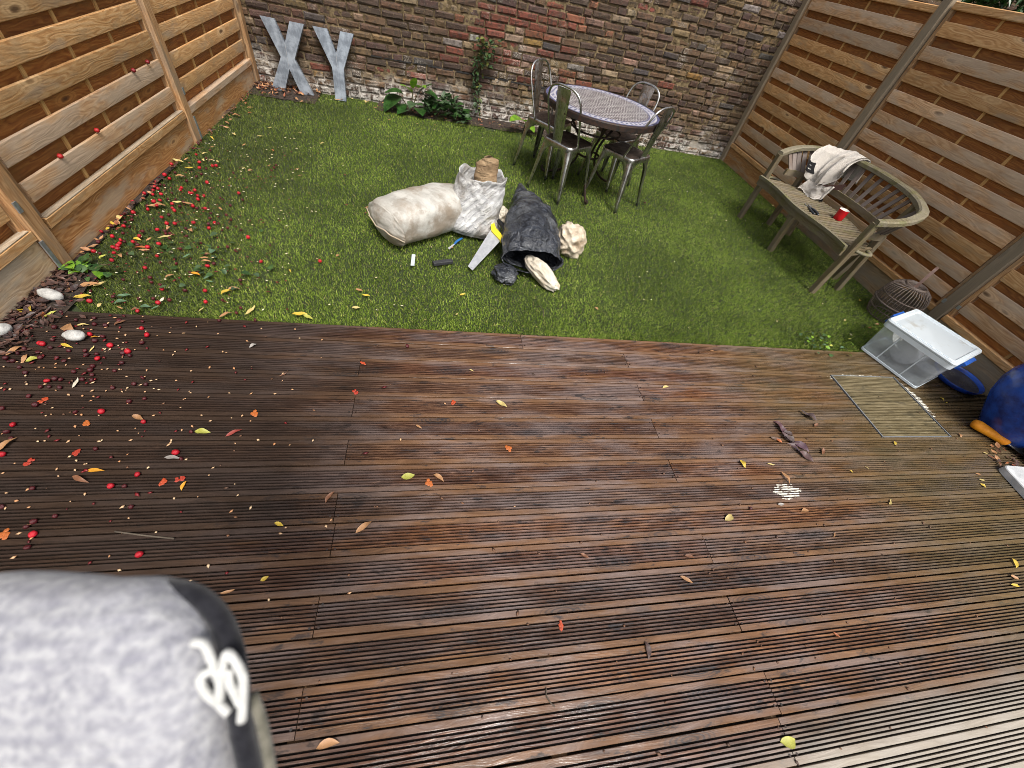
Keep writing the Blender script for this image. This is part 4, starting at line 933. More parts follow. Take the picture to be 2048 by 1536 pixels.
# ------------------------------------------------------------------ storage box
bu = Vector((.344, -.939, 0)).normalized(); bv = Vector((.939, .344, 0))
BXC = Vector((3.145, 1.775, 0)) + bu * .225 + bv * .225
bx = thing('storage_box', 'clear plastic storage box with a milky lid and blue clip handles', 'storage box', tuple(BXC), math.atan2(bu.y, bu.x))   # local x = bu, local y = -bv? (right handed: y = rot90(bu))
YS = 1 if Vector((-bu.y, bu.x, 0)).dot(bv) > 0 else -1
def rrect(hx, hy, r, n=4):
    out = []
    for cx, cy, a0 in ((1, 1, 0), (-1, 1, 90), (-1, -1, 180), (1, -1, 270)):
        for i in range(n + 1): a = RAD(a0 + 90 * i / n); out.append((cx * (hx - r) + r * math.cos(a), cy * (hy - r) + r * math.sin(a)))
    return out
def shell(levels, mat, name, close_bottom=True, parent=bx):
    m = MB(); V = []; n = None
    for hx, hy, r, z in levels:
        o = rrect(hx, hy, r); n = len(o); V += [(x, y, z) for x, y in o]
    F = [(k * n + i, k * n + (i + 1) % n, (k + 1) * n + (i + 1) % n, (k + 1) * n + i) for k in range(len(levels) - 1) for i in range(n)]
    if close_bottom: F.append(tuple(range(n - 1, -1, -1)))
    return m.add(V, F).build(name, mat, parent)
BH = .262
shell([(.205, .195, .02, .006), (.208, .198, .022, .012), (.222, .212, .025, BH)], M['clear'], 'body')
shell([(.207, .197, .022, .004), (.212, .202, .024, .006), (.212, .202, .024, .020), (.207, .197, .022, .022)], M['box_rim'], 'base_rim', False)
shell([(.222, .212, .026, BH - .035), (.232, .222, .03, BH - .033), (.233, .223, .03, BH), (.224, .214, .026, BH + .001)], M['box_rim'], 'upper_rim', False)
for sx in (-.09, .085):
    for sy in (-1, 1): bar('wall_rib', (sx, sy * .1965, .02), (sx, sy * .2115, BH - .034), .008, .005, M['box_rim'], bx, up=(0, 1, 0), ch=.001)
lid = MB(); n = len(rrect(.1, .1, .01)); V = []
for hx, hy, r, z in ((.234, .224, .03, BH + .002), (.236, .226, .032, BH + .012), (.230, .220, .03, BH + .022), (.205, .195, .02, BH + .022), (.198, .188, .018, BH + .012)): V += [(x, y, z) for x, y in rrect(hx, hy, r)]
lid.add(V, [(k * n + i, k * n + (i + 1) % n, (k + 1) * n + (i + 1) % n, (k + 1) * n + i) for k in range(4) for i in range(n)]); lo_ = lid.build('lid', M['box_rim'], bx)
MB().add([(x, y, BH + .012) for x, y in rrect(.199, .189, .018)], [tuple(range(n))]).build('lid_panel', M['lid'], lo_)
for k in range(7):
    for sy in (-1, 1): MB().box((-.18 + k * .053, sy * .210 - .002, BH + .0225), (-.18 + k * .053 + .035, sy * .210 + .002, BH + .0245)).build('lid_rib', M['clear'], lo_)
for sx in (-1, 1):
    MB().prism(cprof(.17, .014, .004), -.0, .0) if False else None
    hm = MB().box((-.012, -.085, -.008), (.012, .085, .010)); hm.box((-.010, -.085, -.05), (.004, -.060, -.008)); hm.box((-.010, .060, -.05), (.004, .085, -.008))
    hm.build('clip_handle', M['handle_blue'], bx, loc=(sx * .246, 0, BH - .008), rot=(0, RAD(14 * sx), 0 if sx > 0 else PI))
def inbox(x, y, z): return BXC + bu * x + bv * y + Vector((0, 0, z))
p = thing('plant_saucer_pot', 'round grey pot lying on its side inside the clear box', 'pot', tuple(inbox(-.02, -.10, .115)), math.atan2(bv.y, bv.x))
MB().lathe([(0, 0), (.078, 0), (.086, .006), (.092, .05), (.098, .16), (.102, .165), (.094, .165), (.085, .01), (0, .008)], 36).build('pot_body', M['ceramic'], p, smooth=True, rot=(RAD(8), RAD(84), 0))
p2 = tag(MB().lathe([(0, 0), (.05, 0), (.11, .045), (.115, .05), (.106, .05), (.05, .008), (0, .008)], 36).build('white_bowl', M['white_enamel'], None, smooth=True), 'white bowl tilted inside the clear box above the grey pot', 'bowl'); p2.location = inbox(-.08, .02, .15); p2.rotation_euler = (RAD(25), RAD(-35), 0)
p3 = blob('paper_wrapping', 'crumpled white paper among the pots inside the clear box', 'paper', tuple(inbox(.02, .03, .14)), (.13, .06, .07), M['paper'], 3.3, amp=.7, fs=6)
p4 = tag(MB().lathe([(0, 0), (.055, 0), (.075, .05), (.08, .052), (.07, .05), (.05, .008), (0, .006)], 30).build('glass_bowl', M['ceramic'], None, smooth=True), 'small grey bowl on the bottom of the clear box', 'bowl'); p4.location = inbox(.12, .05, .014)

# ------------------------------------------------------------------ dish, pot, trowel, rock, slab at the right edge
ds = thing('plant_dish', 'dark blue glazed plant dish on the decking beside the plastic box', 'dish', (3.80, 1.475, .001))
MB().lathe([(0, .004), (.13, .004), (.15, .012), (.165, .042), (.162, .046), (.157, .043), (.148, .020)], 44).build('rim', M['glaze'], ds, smooth=True)
MB().lathe([(.149, .021), (.128, .014), (0, .013)], 44).build('inside', M['dish_in'], ds, smooth=True)
pt_ = thing('glazed_pot', 'big cobalt blue glazed plant pot at the edge of the decking', 'plant pot', (3.70, 1.02, .001))
MB().lathe([(0, 0), (.12, 0), (.128, .008), (.18, .09), (.235, .19), (.268, .29), (.272, .36), (.262, .41), (.258, .43), (.282, .445), (.288, .458), (.284, .470), (.262, .474), (.244, .45), (.246, .40), (.25, .36)], 56).build('body', M['glaze'], pt_, smooth=True)
MB().grid(40, 8, lambda u, v: (.249 * v * math.cos(2 * PI * u), .249 * v * math.sin(2 * PI * u), .375 + .012 * nz((v * math.cos(2 * PI * u), v * math.sin(2 * PI * u), 1), 6)), wrapu=True).build('soil', M['soil'], pt_, smooth=True)
tr = thing('garden_trowel', 'hand trowel with a chunky orange grip lying beside the blue pot', 'trowel', (3.475, 1.075, .0), math.atan2(-.155, .13))
MB().tube([(0, 0, .034), (.006, 0, .035), (.03, 0, .037), (.09, 0, .034), (.14, 0, .035), (.185, 0, .038), (.20, 0, .036)], [.014, .028, .034, .030, .031, .037, .025], 14, flat=.95).build('grip', M['orange'], tr, smooth=True)
MB().tube([(.19, 0, .030), (.245, 0, .022)], .005, 8).build('tang', M['tool_steel'], tr, smooth=True)
MB().grid(9, 10, lambda u, v: (.235 + .17 * v, (u * 2 - 1) * .042 * (1 - v ** 2.5) ** .5 * (.55 + .45 * min(1, v * 3)), .020 + .012 * (u * 2 - 1) ** 2 - .012 * v)).build('blade', M['tool_steel'], tr, smooth=True)
blob('dark_rock', 'rough dark grey rock lying on the trowel blade below the blue pot', 'rock', (3.735, .80, .065), (.10, .085, .065), M['rock'], 5.5, amp=.45, fs=5)
m = MB(); o_ = rrect(.21, .16, .035); n = len(o_); m.add([(x, y, 0) for x, y in o_] + [(x, y, .036) for x, y in o_] + [(x * .985, y * .98, .040) for x, y in o_], [tuple(range(n - 1, -1, -1)), tuple(range(2 * n, 3 * n))] + [(k * n + i, k * n + (i + 1) % n, k * n + n + (i + 1) % n, k * n + n + i) for k in range(2) for i in range(n)])
sb = tag(m.build('stone_slab', M['slab']), 'pale stone slab with a rounded corner on the decking edge', 'slab'); sb.location = (3.545, .585, .002); sb.rotation_euler = (0, 0, RAD(-6))

# ------------------------------------------------------------------ white pebbles
def pebble(label, loc, r, seed, rz):
    def f(u, v):
        a = 2 * PI * u; b = PI * v; d = Vector((math.cos(a) * math.sin(b), math.sin(a) * math.sin(b), math.cos(b))); k = 1 + .10 * fbm(d, 1.6, 4, seed) + .12 * d.x
        return Vector((d.x * r[0], d.y * r[1], d.z * r[2])) * k
    o = tag(MB().grid(28, 18, f, wrapu=True).build('white_pebble', M['pebble'], None, smooth=True), label, 'pebble', 'white pebbles at the deck corner'); o.location = loc; o.rotation_euler = (0, .1, rz)
pebble('long white pebble lying in the leaf litter against the fence foot', (-1.84, 1.815, .028), (.054, .027, .029), 2., RAD(-10))
pebble('oval white pebble lying alone on the deck boards', (-1.61, 1.54, .026), (.041, .027, .025), 4., RAD(4))
pebble('white pebble lying next to the long yellow leaf by the gravel board', (-1.90, 1.555, .024), (.042, .034, .028), 6., RAD(40))
FRUIT=[(-1.9,3.067,'b'),(-1.907,3.1,'b'),(-1.842,3.066,'d'),(-1.887,3.028,'b'),(-1.875,2.98,'b'),(-1.904,2.927,'b'),(-1.854,2.925,'b'),(-1.859,3.012,'b'),(-1.869,3.072,'d'),(-1.812,2.94,'b'),(-1.731,3.027,'b'),(-1.735,3.058,'b'),(-1.663,2.997,'b'),(-1.65,3.001,'b'),(-1.648,3.043,'b'),(-1.606,2.971,'b'),(-1.57,2.978,'b'),(-1.587,2.922,'b'),(-1.763,2.974,'d'),(-1.753,2.889,'d'),(-1.711,2.892,'d'),(-1.921,2.807,'b'),(-1.811,2.831,'b'),(-1.786,2.857,'b'),(-1.774,2.782,'b'),(-1.706,2.829,'b'),(-1.653,2.865,'d'),(-1.684,2.775,'b'),(-1.661,2.746,'b'),(-1.654,2.807,'d'),(-1.583,2.825,'b'),(-1.555,2.806,'d'),(-1.526,2.814,'d'),(-1.506,2.812,'b'),(-1.486,2.817,'d'),(-1.449,2.961,'d'),(-1.379,2.888,'d'),(-1.365,2.76,'d'),(-1.379,3.07,'b'),(-1.508,3.382,'d'),(-1.616,3.176,'b'),(-1.67,3.449,'b'),(-1.649,3.461,'b'),(-1.738,3.39,'b'),(-1.71,3.255,'d'),(-1.694,3.296,'d'),(-1.897,3.216,'b'),(-1.851,3.173,'b'),(-1.921,3.394,'b'),(-1.835,3.609,'b'),(-1.769,3.48,'b'),(-1.695,3.396,'d'),(-1.756,3.572,'d'),(-1.888,3.811,'d'),(-1.898,3.887,'d'),(-1.896,3.721,'d'),(-1.9,3.463,'d'),(-1.917,3.168,'d'),(-1.741,3.164,'d'),(-1.9,2.616,'b'),(-1.9,2.656,'d'),(-1.859,2.672,'b'),(-1.85,2.628,'d'),(-1.833,2.592,'d'),(-1.803,2.728,'b'),(-1.823,2.766,'d'),(-1.671,2.687,'d'),(-1.697,2.651,'b'),(-1.602,2.591,'b'),(-1.644,2.585,'b'),(-1.84,2.51,'b'),(-1.81,2.51,'d'),(-1.852,2.554,'d'),(-1.662,2.503,'b'),(-1.621,2.498,'d'),(-1.605,2.469,'d'),(-1.583,2.474,'d'),(-1.728,2.472,'d'),(-1.812,2.434,'d'),(-1.918,2.431,'b'),(-1.846,2.391,'b'),(-1.719,2.416,'b'),(-1.792,2.361,'b'),(-1.769,2.35,'d'),(-1.727,2.353,'b'),(-1.781,2.326,'b'),(-1.78,2.304,'b'),(-1.793,2.282,'b'),(-1.768,2.272,'b'),(-1.599,2.367,'d'),(-1.596,2.352,'b'),(-1.634,2.31,'b'),(-1.692,2.325,'d'),(-1.569,2.424,'d'),(-1.884,2.324,'d'),(-1.767,2.23,'b'),(-1.7,2.232,'d'),(-1.861,2.228,'b'),(-1.827,2.215,'d'),(-1.558,2.232,'b'),(-1.51,2.623,'b'),(-1.441,2.697,'d'),(-1.399,2.647,'b'),(-1.425,2.624,'d'),(-1.407,2.576,'b'),(-1.375,2.646,'d'),(-1.457,2.761,'d'),(-1.321,2.706,'d'),(-1.269,2.628,'d'),(-1.526,2.548,'d'),(-1.33,2.569,'d'),(-1.492,2.465,'d'),(-1.395,2.404,'d'),(-1.474,2.322,'d'),(-1.242,2.385,'d'),(-1.744,2.158,'b'),(-1.568,2.112,'b'),(-1.52,2.175,'d'),(-1.44,2.175,'d'),(-1.281,2.171,'b'),(-1.258,2.2,'d'),(-1.346,2.102,'d'),(-1.621,1.997,'d'),(-1.489,1.989,'d'),(-1.442,1.973,'d'),(-1.419,1.937,'b'),(-1.219,1.947,'b'),(-1.311,1.937,'d'),(-1.185,1.853,'b'),(-1.392,1.823,'b'),(-1.427,1.856,'d'),(-1.352,1.851,'d'),(-1.714,1.885,'d'),(-1.68,1.806,'b'),(-1.602,1.852,'d'),(-1.491,1.849,'d'),(-1.454,1.752,'b'),(-1.017,1.781,'d'),(-1.008,1.822,'d'),(-1.23,2.593,'d'),(-1.163,2.51,'b'),(-1.332,2.985,'d'),(-1.375,3.066,'d'),(-1.9,1.857,'b'),(-1.919,1.679,'b'),(-1.9,1.695,'d'),(-1.906,1.652,'d'),(-1.914,1.601,'d'),(-1.829,1.574,'d'),(-1.755,1.716,'d'),(-1.67,1.666,'d'),(-1.606,1.684,'d'),(-1.499,1.677,'d'),(-1.403,1.678,'d'),(-1.385,1.628,'b'),(-1.585,1.642,'d'),(-1.538,1.637,'d'),(-1.726,1.609,'d'),(-1.661,1.581,'d'),(-1.569,1.571,'b'),(-1.531,1.53,'d'),(-1.343,1.581,'b'),(-1.514,1.561,'d'),(-1.344,1.53,'d'),(-1.691,1.527,'d'),(-1.725,1.501,'b'),(-1.711,1.496,'b'),(-1.674,1.477,'d'),(-1.761,1.465,'d'),(-1.703,1.447,'d'),(-1.77,1.437,'d'),(-1.795,1.406,'d'),(-1.761,1.391,'d'),(-1.773,1.387,'d'),(-1.678,1.416,'d'),(-1.62,1.419,'d'),(-1.585,1.4,'d'),(-1.598,1.463,'d'),(-1.538,1.466,'d'),(-1.52,1.439,'d'),(-1.486,1.447,'d'),(-1.458,1.503,'b'),(-1.374,1.469,'b'),(-1.357,1.445,'d'),(-1.39,1.459,'d'),(-1.469,1.419,'b'),(-1.466,1.373,'d'),(-1.464,1.35,'d'),(-1.445,1.323,'d'),(-1.431,1.293,'d'),(-1.467,1.296,'d'),(-1.519,1.339,'d'),(-1.72,1.356,'d'),(-1.683,1.326,'d'),(-1.564,1.296,'d'),(-1.542,1.293,'d'),(-1.374,1.35,'d'),(-1.368,1.398,'d'),(-1.585,1.283,'b'),(-1.591,1.251,'d'),(-1.562,1.252,'d'),(-1.524,1.25,'d'),(-1.604,1.201,'d'),(-1.558,1.157,'d'),(-1.55,1.182,'c'),(-1.338,1.253,'d'),(-1.27,1.277,'d'),(-1.225,1.276,'d'),(-1.246,1.18,'d'),(-1.198,1.197,'d'),(-1.319,1.126,'b'),(-1.407,1.122,'d'),(-1.152,1.076,'b'),(-1.577,1.06,'b'),(-1.656,1.138,'d'),(-1.578,1.026,'d'),(-1.55,0.999,'d'),(-0.964,1.027,'d'),(-1.259,0.95,'d'),(-1.536,0.929,'b'),(-0.981,0.928,'b'),(-0.952,0.901,'d'),(-1.073,0.836,'b'),(-1.137,0.79,'b'),(-1.095,0.789,'d'),(-1.372,0.79,'d'),(-1.251,0.683,'d'),(-1.302,0.666,'d'),(-1.313,0.649,'d'),(-1.039,0.707,'d'),(-1.279,0.622,'b'),(-1.272,0.58,'d'),(-0.942,0.536,'b'),(-1.421,0.723,'d'),(-1.363,0.627,'c'),(-1.315,0.934,'c'),(-1.441,0.899,'c'),(-0.979,0.805,'c'),(-0.929,0.814,'c'),(-1.346,1.069,'c'),(-0.755,1.125,'c'),(-1.023,2.258,'b'),(-0.699,2.314,'b'),(-1.273,3.503,'d'),(-1.267,3.553,'d'),(-0.351,1.259,'c'),(0.121,1.204,'c'),(-0.34,1.452,'c'),(0.484,0.198,'c'),(0.009,0.769,'c'),(0.375,0.936,'c'),(-0.122,1.583,'d'),(-1.252,1.313,'d'),(-1.077,1.715,'d'),(-0.913,1.729,'d'),(1.513,0.592,'d'),(2.129,3.819,'d'),(-1.264,3.602,'d'),(-1.853,3.27,'d'),(-1.776,3.722,'d'),(-1.902,3.831,'d'),(-1.471,2.979,'d'),(-1.193,2.356,'d'),(-1.309,2.602,'d'),(-1.08,2.062,'d'),(-1.112,1.876,'d'),(-1.51,2.028,'d'),(-1.9,2.502,'d'),(-1.9,2.646,'d')]
LEAF=[(0.365,1.192,'py',0.085,-24),(-0.079,0.804,'yg',0.075,12),(0.049,0.791,'tn',0.075,-39),(-0.374,0.72,'br',0.07,59),(-0.233,0.592,'tn',0.09,55),(-0.923,1.029,'yg',0.075,0),(1.363,1.334,'py',0.06,12),(1.606,0.827,'yl',0.065,-88),(1.775,0.821,'py',0.055,-25),(1.814,0.742,'tn',0.085,-67),(1.372,0.555,'py',0.075,29),(1.694,0.602,'gy',0.05,16),(1.812,0.564,'tn',0.06,-3),(2.366,0.59,'py',0.06,26),(2.736,0.941,'yl',0.045,-123),(2.164,0.894,'br',0.065,-120),(2.249,1.069,'br',0.06,37),(1.199,-0.194,'yg',0.075,2),(-0.256,-0.027,'tn',0.08,5),(1.044,0.314,'tn',0.07,-23),(1.096,0.398,'br',0.06,-4),(0.787,0.098,'db',0.07,-98),(2.844,0.257,'yl',0.07,-120),(2.763,0.195,'tn',0.06,-13),(2.73,0.164,'yl',0.06,-1),(-0.536,0.433,'yl',0.035,32),(-0.637,0.4,'tn',0.06,1),(-0.535,0.617,'yl',0.045,-8),(-0.042,1.056,'tn',0.045,-24),(0.631,0.43,'br',0.05,-23),(-0.804,1.022,'rd',0.08,45),(-1.483,1.276,'wh',0.07,82),(-0.983,0.905,'gy',0.08,6),(-1.245,0.821,'br',0.08,-11),(-1.549,0.968,'tn',0.1,75),(-1.18,1.096,'tn',0.065,-10),(1.896,0.448,'tn',0.04,32),(1.608,0.067,'or',0.035,-36),(1.841,1.668,'tn',0.04,-10),(0.222,1.42,'py',0.035,-18),(-0.693,1.355,'br',0.05,33),(-1.216,0.856,'yo',0.07,13),(-0.903,0.786,'yo',0.05,84),(1.924,0.967,'or',0.045,-42),(2.263,0.768,'yl',0.03,-63),(2.386,0.786,'py',0.03,-65),(3.495,1.258,'yl',0.035,9),(3.487,1.293,'yl',0.04,-80),(3.323,0.995,'tn',0.045,-115),(3.706,1.384,'or',0.06,-10),(3.77,1.377,'br',0.07,-40),(3.16,0.727,'tn',0.05,-1),(3.143,0.689,'py',0.05,-11),(3.387,0.867,'py',0.04,-26),(3.399,0.832,'br',0.06,-49),(3.407,0.787,'br',0.06,-118),(3.482,0.796,'or',0.05,26),(3.119,0.659,'yl',0.04,-47),(-1.876,1.717,'yl',0.11,-55),(-1.783,1.696,'yg',0.07,77),(-1.815,1.693,'or',0.07,-23),(-1.874,1.583,'yl',0.11,26),(-1.665,1.61,'tn',0.09,-42),(-1.628,1.634,'py',0.06,25),(-1.791,1.453,'tn',0.09,83),(-1.731,1.408,'tn',0.07,114),(-1.702,1.406,'yg',0.06,45),(-1.521,1.482,'py',0.05,77),(-1.623,1.495,'yl',0.07,-5),(-1.546,1.557,'yo',0.04,24),(-1.316,2.087,'yo',0.075,-10),(-1.429,2.057,'tn',0.06,49),(-1.116,1.946,'yl',0.08,53),(-1.088,1.976,'tn',0.08,16),(-1.381,1.846,'wh',0.06,100),(-1.803,1.898,'tn',0.09,-46),(-1.738,1.923,'tn',0.12,30),(-1.699,1.94,'py',0.08,69),(-1.9,1.926,'tn',0.09,43),(-1.636,2.274,'tn',0.07,28),(-1.66,2.307,'or',0.1,-6),(-1.883,2.273,'tn',0.075,67),(-1.9,2.346,'tn',0.07,-42),(-1.721,2.389,'yl',0.06,-10),(-1.596,2.436,'py',0.1,34),(-1.66,2.395,'tn',0.06,71),(-1.725,2.213,'tn',0.05,-58),(-1.798,2.186,'yg',0.06,55),(-1.33,2.289,'tn',0.06,31),(-1.319,2.248,'tn',0.07,9),(-1.305,2.219,'tn',0.07,-1),(-1.494,2.539,'tn',0.06,-52),(-1.186,1.792,'py',0.05,60),(-0.957,1.802,'py',0.11,63),(-1.059,1.76,'tn',0.09,57),(-1.631,1.783,'py',0.045,98),(-1.723,1.833,'yl',0.09,28),(-1.536,1.77,'tn',0.05,-33),(-0.846,2.189,'yl',0.045,-47),(-0.608,2.398,'tn',0.04,75),(-0.431,2.046,'tn',0.06,-2),(-0.385,1.998,'yl',0.06,15),(-0.426,1.877,'py',0.06,22),(0.197,2.074,'yl',0.06,40),(0.156,1.878,'py',0.03,69),(1.112,2.031,'tn',0.05,-59),(-0.665,1.771,'yg',0.09,-18),(-0.706,1.789,'yl',0.1,22),(-1.9,3.45,'py',0.1,5),(-1.798,3.367,'yl',0.07,45),(-1.811,3.232,'tn',0.075,17),(-1.839,3.958,'yl',0.08,-35),(-1.793,3.654,'py',0.06,57),(-1.714,3.554,'tn',0.06,45),(-1.763,3.537,'py',0.05,-48),(-1.663,3.533,'py',0.05,-40),(-1.779,3.784,'tn',0.05,35),(-1.72,4.113,'py',0.06,-42),(-1.846,4.333,'tn',0.07,-28),(-1.419,2.832,'tn',0.06,-59),(-1.9,2.603,'py',0.09,95),(-1.9,2.527,'yl',0.08,-54),(-1.9,2.465,'yl',0.06,110),(-1.765,2.788,'tn',0.1,39),(-1.796,2.774,'tn',0.08,60),(-1.622,2.845,'tn',0.1,2),(-1.683,2.851,'py',0.07,34),(-1.619,2.538,'tn',0.05,82),(-1.414,3.457,'tn',0.05,42),(-1.303,3.579,'tn',0.06,52),(-1.099,3.579,'tn',0.05,41),(-1.468,3.486,'py',0.05,-7),(-1.359,3.881,'or',0.05,-27),(-1.576,3.907,'tn',0.06,47),(-1.522,4.138,'py',0.06,23),(-1.821,4.549,'tn',0.06,-5),(-1.498,4.363,'py',0.05,38),(-1.24,4.347,'py',0.05,-5),(-1.782,4.789,'tn',0.07,28),(-1.466,5.241,'tn',0.09,-30),(-1.393,5.196,'tn',0.08,53),(-1.097,5.434,'py',0.06,14),(-1.035,5.469,'tn',0.07,42),(-0.801,5.528,'py',0.09,-67),(-0.94,5.55,'py',0.05,85),(-0.761,5.55,'tn',0.06,52),(-0.676,5.378,'tn',0.05,28),(-1.638,4.626,'py',0.05,-28),(-1.746,4.659,'or',0.06,53),(-1.015,4.177,'py',0.06,34),(0.159,5.55,'or',0.06,-1),(-0.487,5.053,'tn',0.06,37),(-0.197,5.079,'py',0.05,-3),(-0.006,5.12,'tn',0.05,57),(0.166,5.456,'tn',0.06,-2),(0.29,5.257,'py',0.05,56),(0.773,5.481,'py',0.05,25),(0.692,5.55,'tn',0.05,62),(0.945,5.351,'tn',0.05,41),(3.95,4.207,'py',0.05,14),(3.71,2.4,'yl',0.04,16),(3.49,2.023,'or',0.05,25),(3.615,2.075,'tn',0.05,-9),(3.298,2.098,'py',0.04,14),(2.917,1.784,'yg',0.04,13),(3.156,1.865,'yg',0.05,25),(3.002,1.763,'gr',0.06,13),(2.855,1.78,'gr',0.05,-28),(-1.407,2.255,'gr',0.08,51),(-1.305,2.326,'gr',0.07,77),(-1.321,2.334,'gr',0.07,-45),(-1.554,1.86,'gr',0.08,17),(-1.556,1.815,'gr',0.07,27),(-1.437,1.791,'gr',0.06,6),(-1.392,1.788,'gr',0.06,46),(-1.245,2.063,'gr',0.06,63),(-1.223,2.033,'gr',0.06,-24),(-1.059,3.477,'tn',0.05,40),(-0.464,3.103,'or',0.06,24),(-0.393,3.137,'gr',0.08,-42),(-0.42,3.106,'gr',0.07,48),(-0.497,3.071,'tn',0.05,14),(-0.874,1.543,'gy',0.05,53),(0.143,2.62,'tn',0.04,73),(-1.488,1.66,'br',0.07,46),(-1.469,1.764,'br',0.05,26)]
CLUMP = [(1.983, 1.073), (1.98, 1.032), (2.011, 1.012), (2.001, 0.972), (2.017, 0.945), (2.035, 0.922), (1.972, 0.978), (2.218, 1.147), (2.253, 1.128), (1.906, 0.985), (1.993, 0.891), (2.024, 0.86)]
SLATF = [(-1.93, 2.494, .39), (-1.93, 2.85, .398), (-1.93, 3.452, .553), (-1.93, 3.651, .558)]

# ------------------------------------------------------------------ plants along the wall
def leafmesh(name, L, w, mat, curl=.15, fold=.25, n=6, parent=None, M4=None, lobes=0):
    V = []; F = []
    for i in range(n + 1):
        t = i / n; ww = w * (math.sin(PI * t ** .8) ** .8) * (1 + lobes * math.sin(t * 18)) + .0004
        z = -curl * L * t * t
        for s_ in (-1, 0, 1): V.append((L * t, s_ * ww, z + (abs(s_) * fold * ww)))
    for i in range(n):
        for k in range(2): F.append((i * 3 + k, i * 3 + 3 + k, i * 3 + 4 + k, i * 3 + 1 + k))
    return link(name, mesh(name, V, F, mat, True), parent, M4=M4)
def orient(p, d, roll=0.):
    d = Vector(d).normalized(); y = Vector((0, 0, 1)).cross(d); y = y.normalized() if y.length > 1e-3 else Vector((0, 1, 0)); z = d.cross(y)
    m = Matrix(((d.x, y.x, z.x, p[0]), (d.y, y.y, z.y, p[1]), (d.z, y.z, z.z, p[2]), (0, 0, 0, 1))); return m @ Matrix.Rotation(roll, 4, 'X')
# big-leaved plant
bl = thing('broadleaf_plant', 'broad glossy leaved plant with a lime shoot against the foot of the brick wall', 'plant', (-.36, 5.47, 0))
for p, d, L, w, mt, cu in (((-.04, .02, .13), (-.55, -.55, -.25), .27, .105, 'leaf_dark', .2), ((-.04, 0, .06), (.1, -.9, .0), .16, .07, 'leaf_dark', .3), ((.10, .02, .22), (.12, -.4, .9), .17, .04, 'leaf_lime', .3), ((.14, .02, .16), (.5, -.1, .7), .24, .05, 'leaf_dark', .3), ((.08, .02, .18), (-.35, -.3, .6), .16, .05, 'leaf_lime', .5), ((.16, -.06, .06), (.3, -.9, .15), .17, .07, 'leaf_dark', .3), ((.12, -.03, .10), (-.3, -.8, .1), .15, .06, 'leaf_sage', .3), ((.0, -.02, .16), (-.8, -.2, .3), .2, .075, 'leaf_dark', .4), ((.2, 0, .2), (.7, -.4, .3), .2, .06, 'leaf_dark', .4), ((.16, .0, .24), (.3, -.5, .5), .16, .05, 'leaf_lime', .5), ((.05, -.05, .03), (-.6, -.7, .05), .18, .07, 'leaf_dark', .2)):
    leafmesh('leaf', L, w, M[mt], cu, .3, 8, bl, orient(p, d))
sm = MB()
for q in ((-.04, .02, .13), (.10, .02, .22), (.14, .02, .16), (.16, -.06, .06), (-.04, 0, .06)): sm.tube([(.06, .02, -.02), (q[0] * .6 + .03, q[1], q[2] * .6), q], .006, 6)
sm.build('stem', M['stem'], bl)
def leafy(name, label, cat, loc, spots, mats, Lr, wr, stems=None, group=None):
    o = thing(name, label, cat, loc, 0, group); f = {}
    rr = random.Random(len(spots))
    for p, d in spots:
        L = rr.uniform(*Lr); w = L * rr.uniform(*wr); mt = rr.choice(mats); mb = f.setdefault(mt, MB()); m4 = orient(p, d, rr.uniform(-.5, .5))
        V = []
        for t, k in ((0, .02), (.35, 1), (.7, .75), (1, .03)): V += [m4 @ Vector((L * t, -w * k, .25 * w * k - .2 * L * t * t)), m4 @ Vector((L * t, 0, -.2 * L * t * t)), m4 @ Vector((L * t, w * k, .25 * w * k - .2 * L * t * t))]
        mb.add(V, [(i * 3 + k, i * 3 + 3 + k, i * 3 + 4 + k, i * 3 + 1 + k) for i in range(3) for k in range(2)])
    for mt, mb in f.items(): tag(mb.build('foliage', M[mt], o, smooth=True), kind='stuff')
    if stems:
        s_ = MB()
        for st in stems: s_.tube(catmull(st, 4), .004, 5)
        s_.build('stem', M['stem'], o)
    return o
rr = random.Random(11)
sp = [((rr.uniform(-.24, .26), rr.gauss(0, .07) - .02, 0), 0) for _ in range(260)]
sp = [((x, y, max(.02, .21 * (1 - ((x + .05) / .34) ** 2) * rr.uniform(.25, 1) )), (rr.uniform(-1, 1), rr.uniform(-1, .3), rr.uniform(-.1, .7))) for (x, y, _), _2 in sp]
leafy('sage_shrub', 'low grey green leafy shrub beside the broad leaved plant under the brick wall', 'shrub', (.10, 5.49, 0), sp, ['leaf_sage', 'leaf_sage', 'leaf_dark', 'leaf_ivy'], (.055, .10), (.26, .38), [[(-.1 + .06 * k, 0, 0), (-.12 + .08 * k, -.02, .1), (-.2 + .1 * k, -.05, .15)] for k in range(5)])
sp = []
for k in range(210):
    if k < 140: z = rr.uniform(.53, .78); x = rr.gauss(.0, .055) + (.03 if z > .62 else 0); sp.append(((x + (.07 if rr.random() < .25 else 0), -.03 - rr.random() * .10, z), (rr.uniform(-1, 1), rr.uniform(-1, .1), rr.uniform(-.7, .6))))
    else: z = rr.uniform(.07, .55); sp.append(((.015 * math.sin(z * 12) + rr.gauss(-.01, .03), -.02 - rr.random() * .05, z), (rr.uniform(-1, 1), rr.uniform(-1, .1), rr.uniform(-.9, .2))))
leafy('wall_climber', 'straggly climbing plant growing up the middle of the brick wall', 'climbing plant', (.475, 5.65, 0), sp, ['leaf_sage', 'leaf_sage', 'leaf_olive', 'leaf_ivy'], (.035, .06), (.26, .4), [[(0, 0, 0), (.02, -.02, .25), (-.01, -.03, .5), (.01, -.08, .74)], [(-.01, -.03, .5), (.07, -.08, .66), (.10, -.09, .76)]])
lp = thing('lime_plant', 'lime green ribbed leaf plant behind the end chair at the wall', 'plant', (1.06, 5.42, 0))
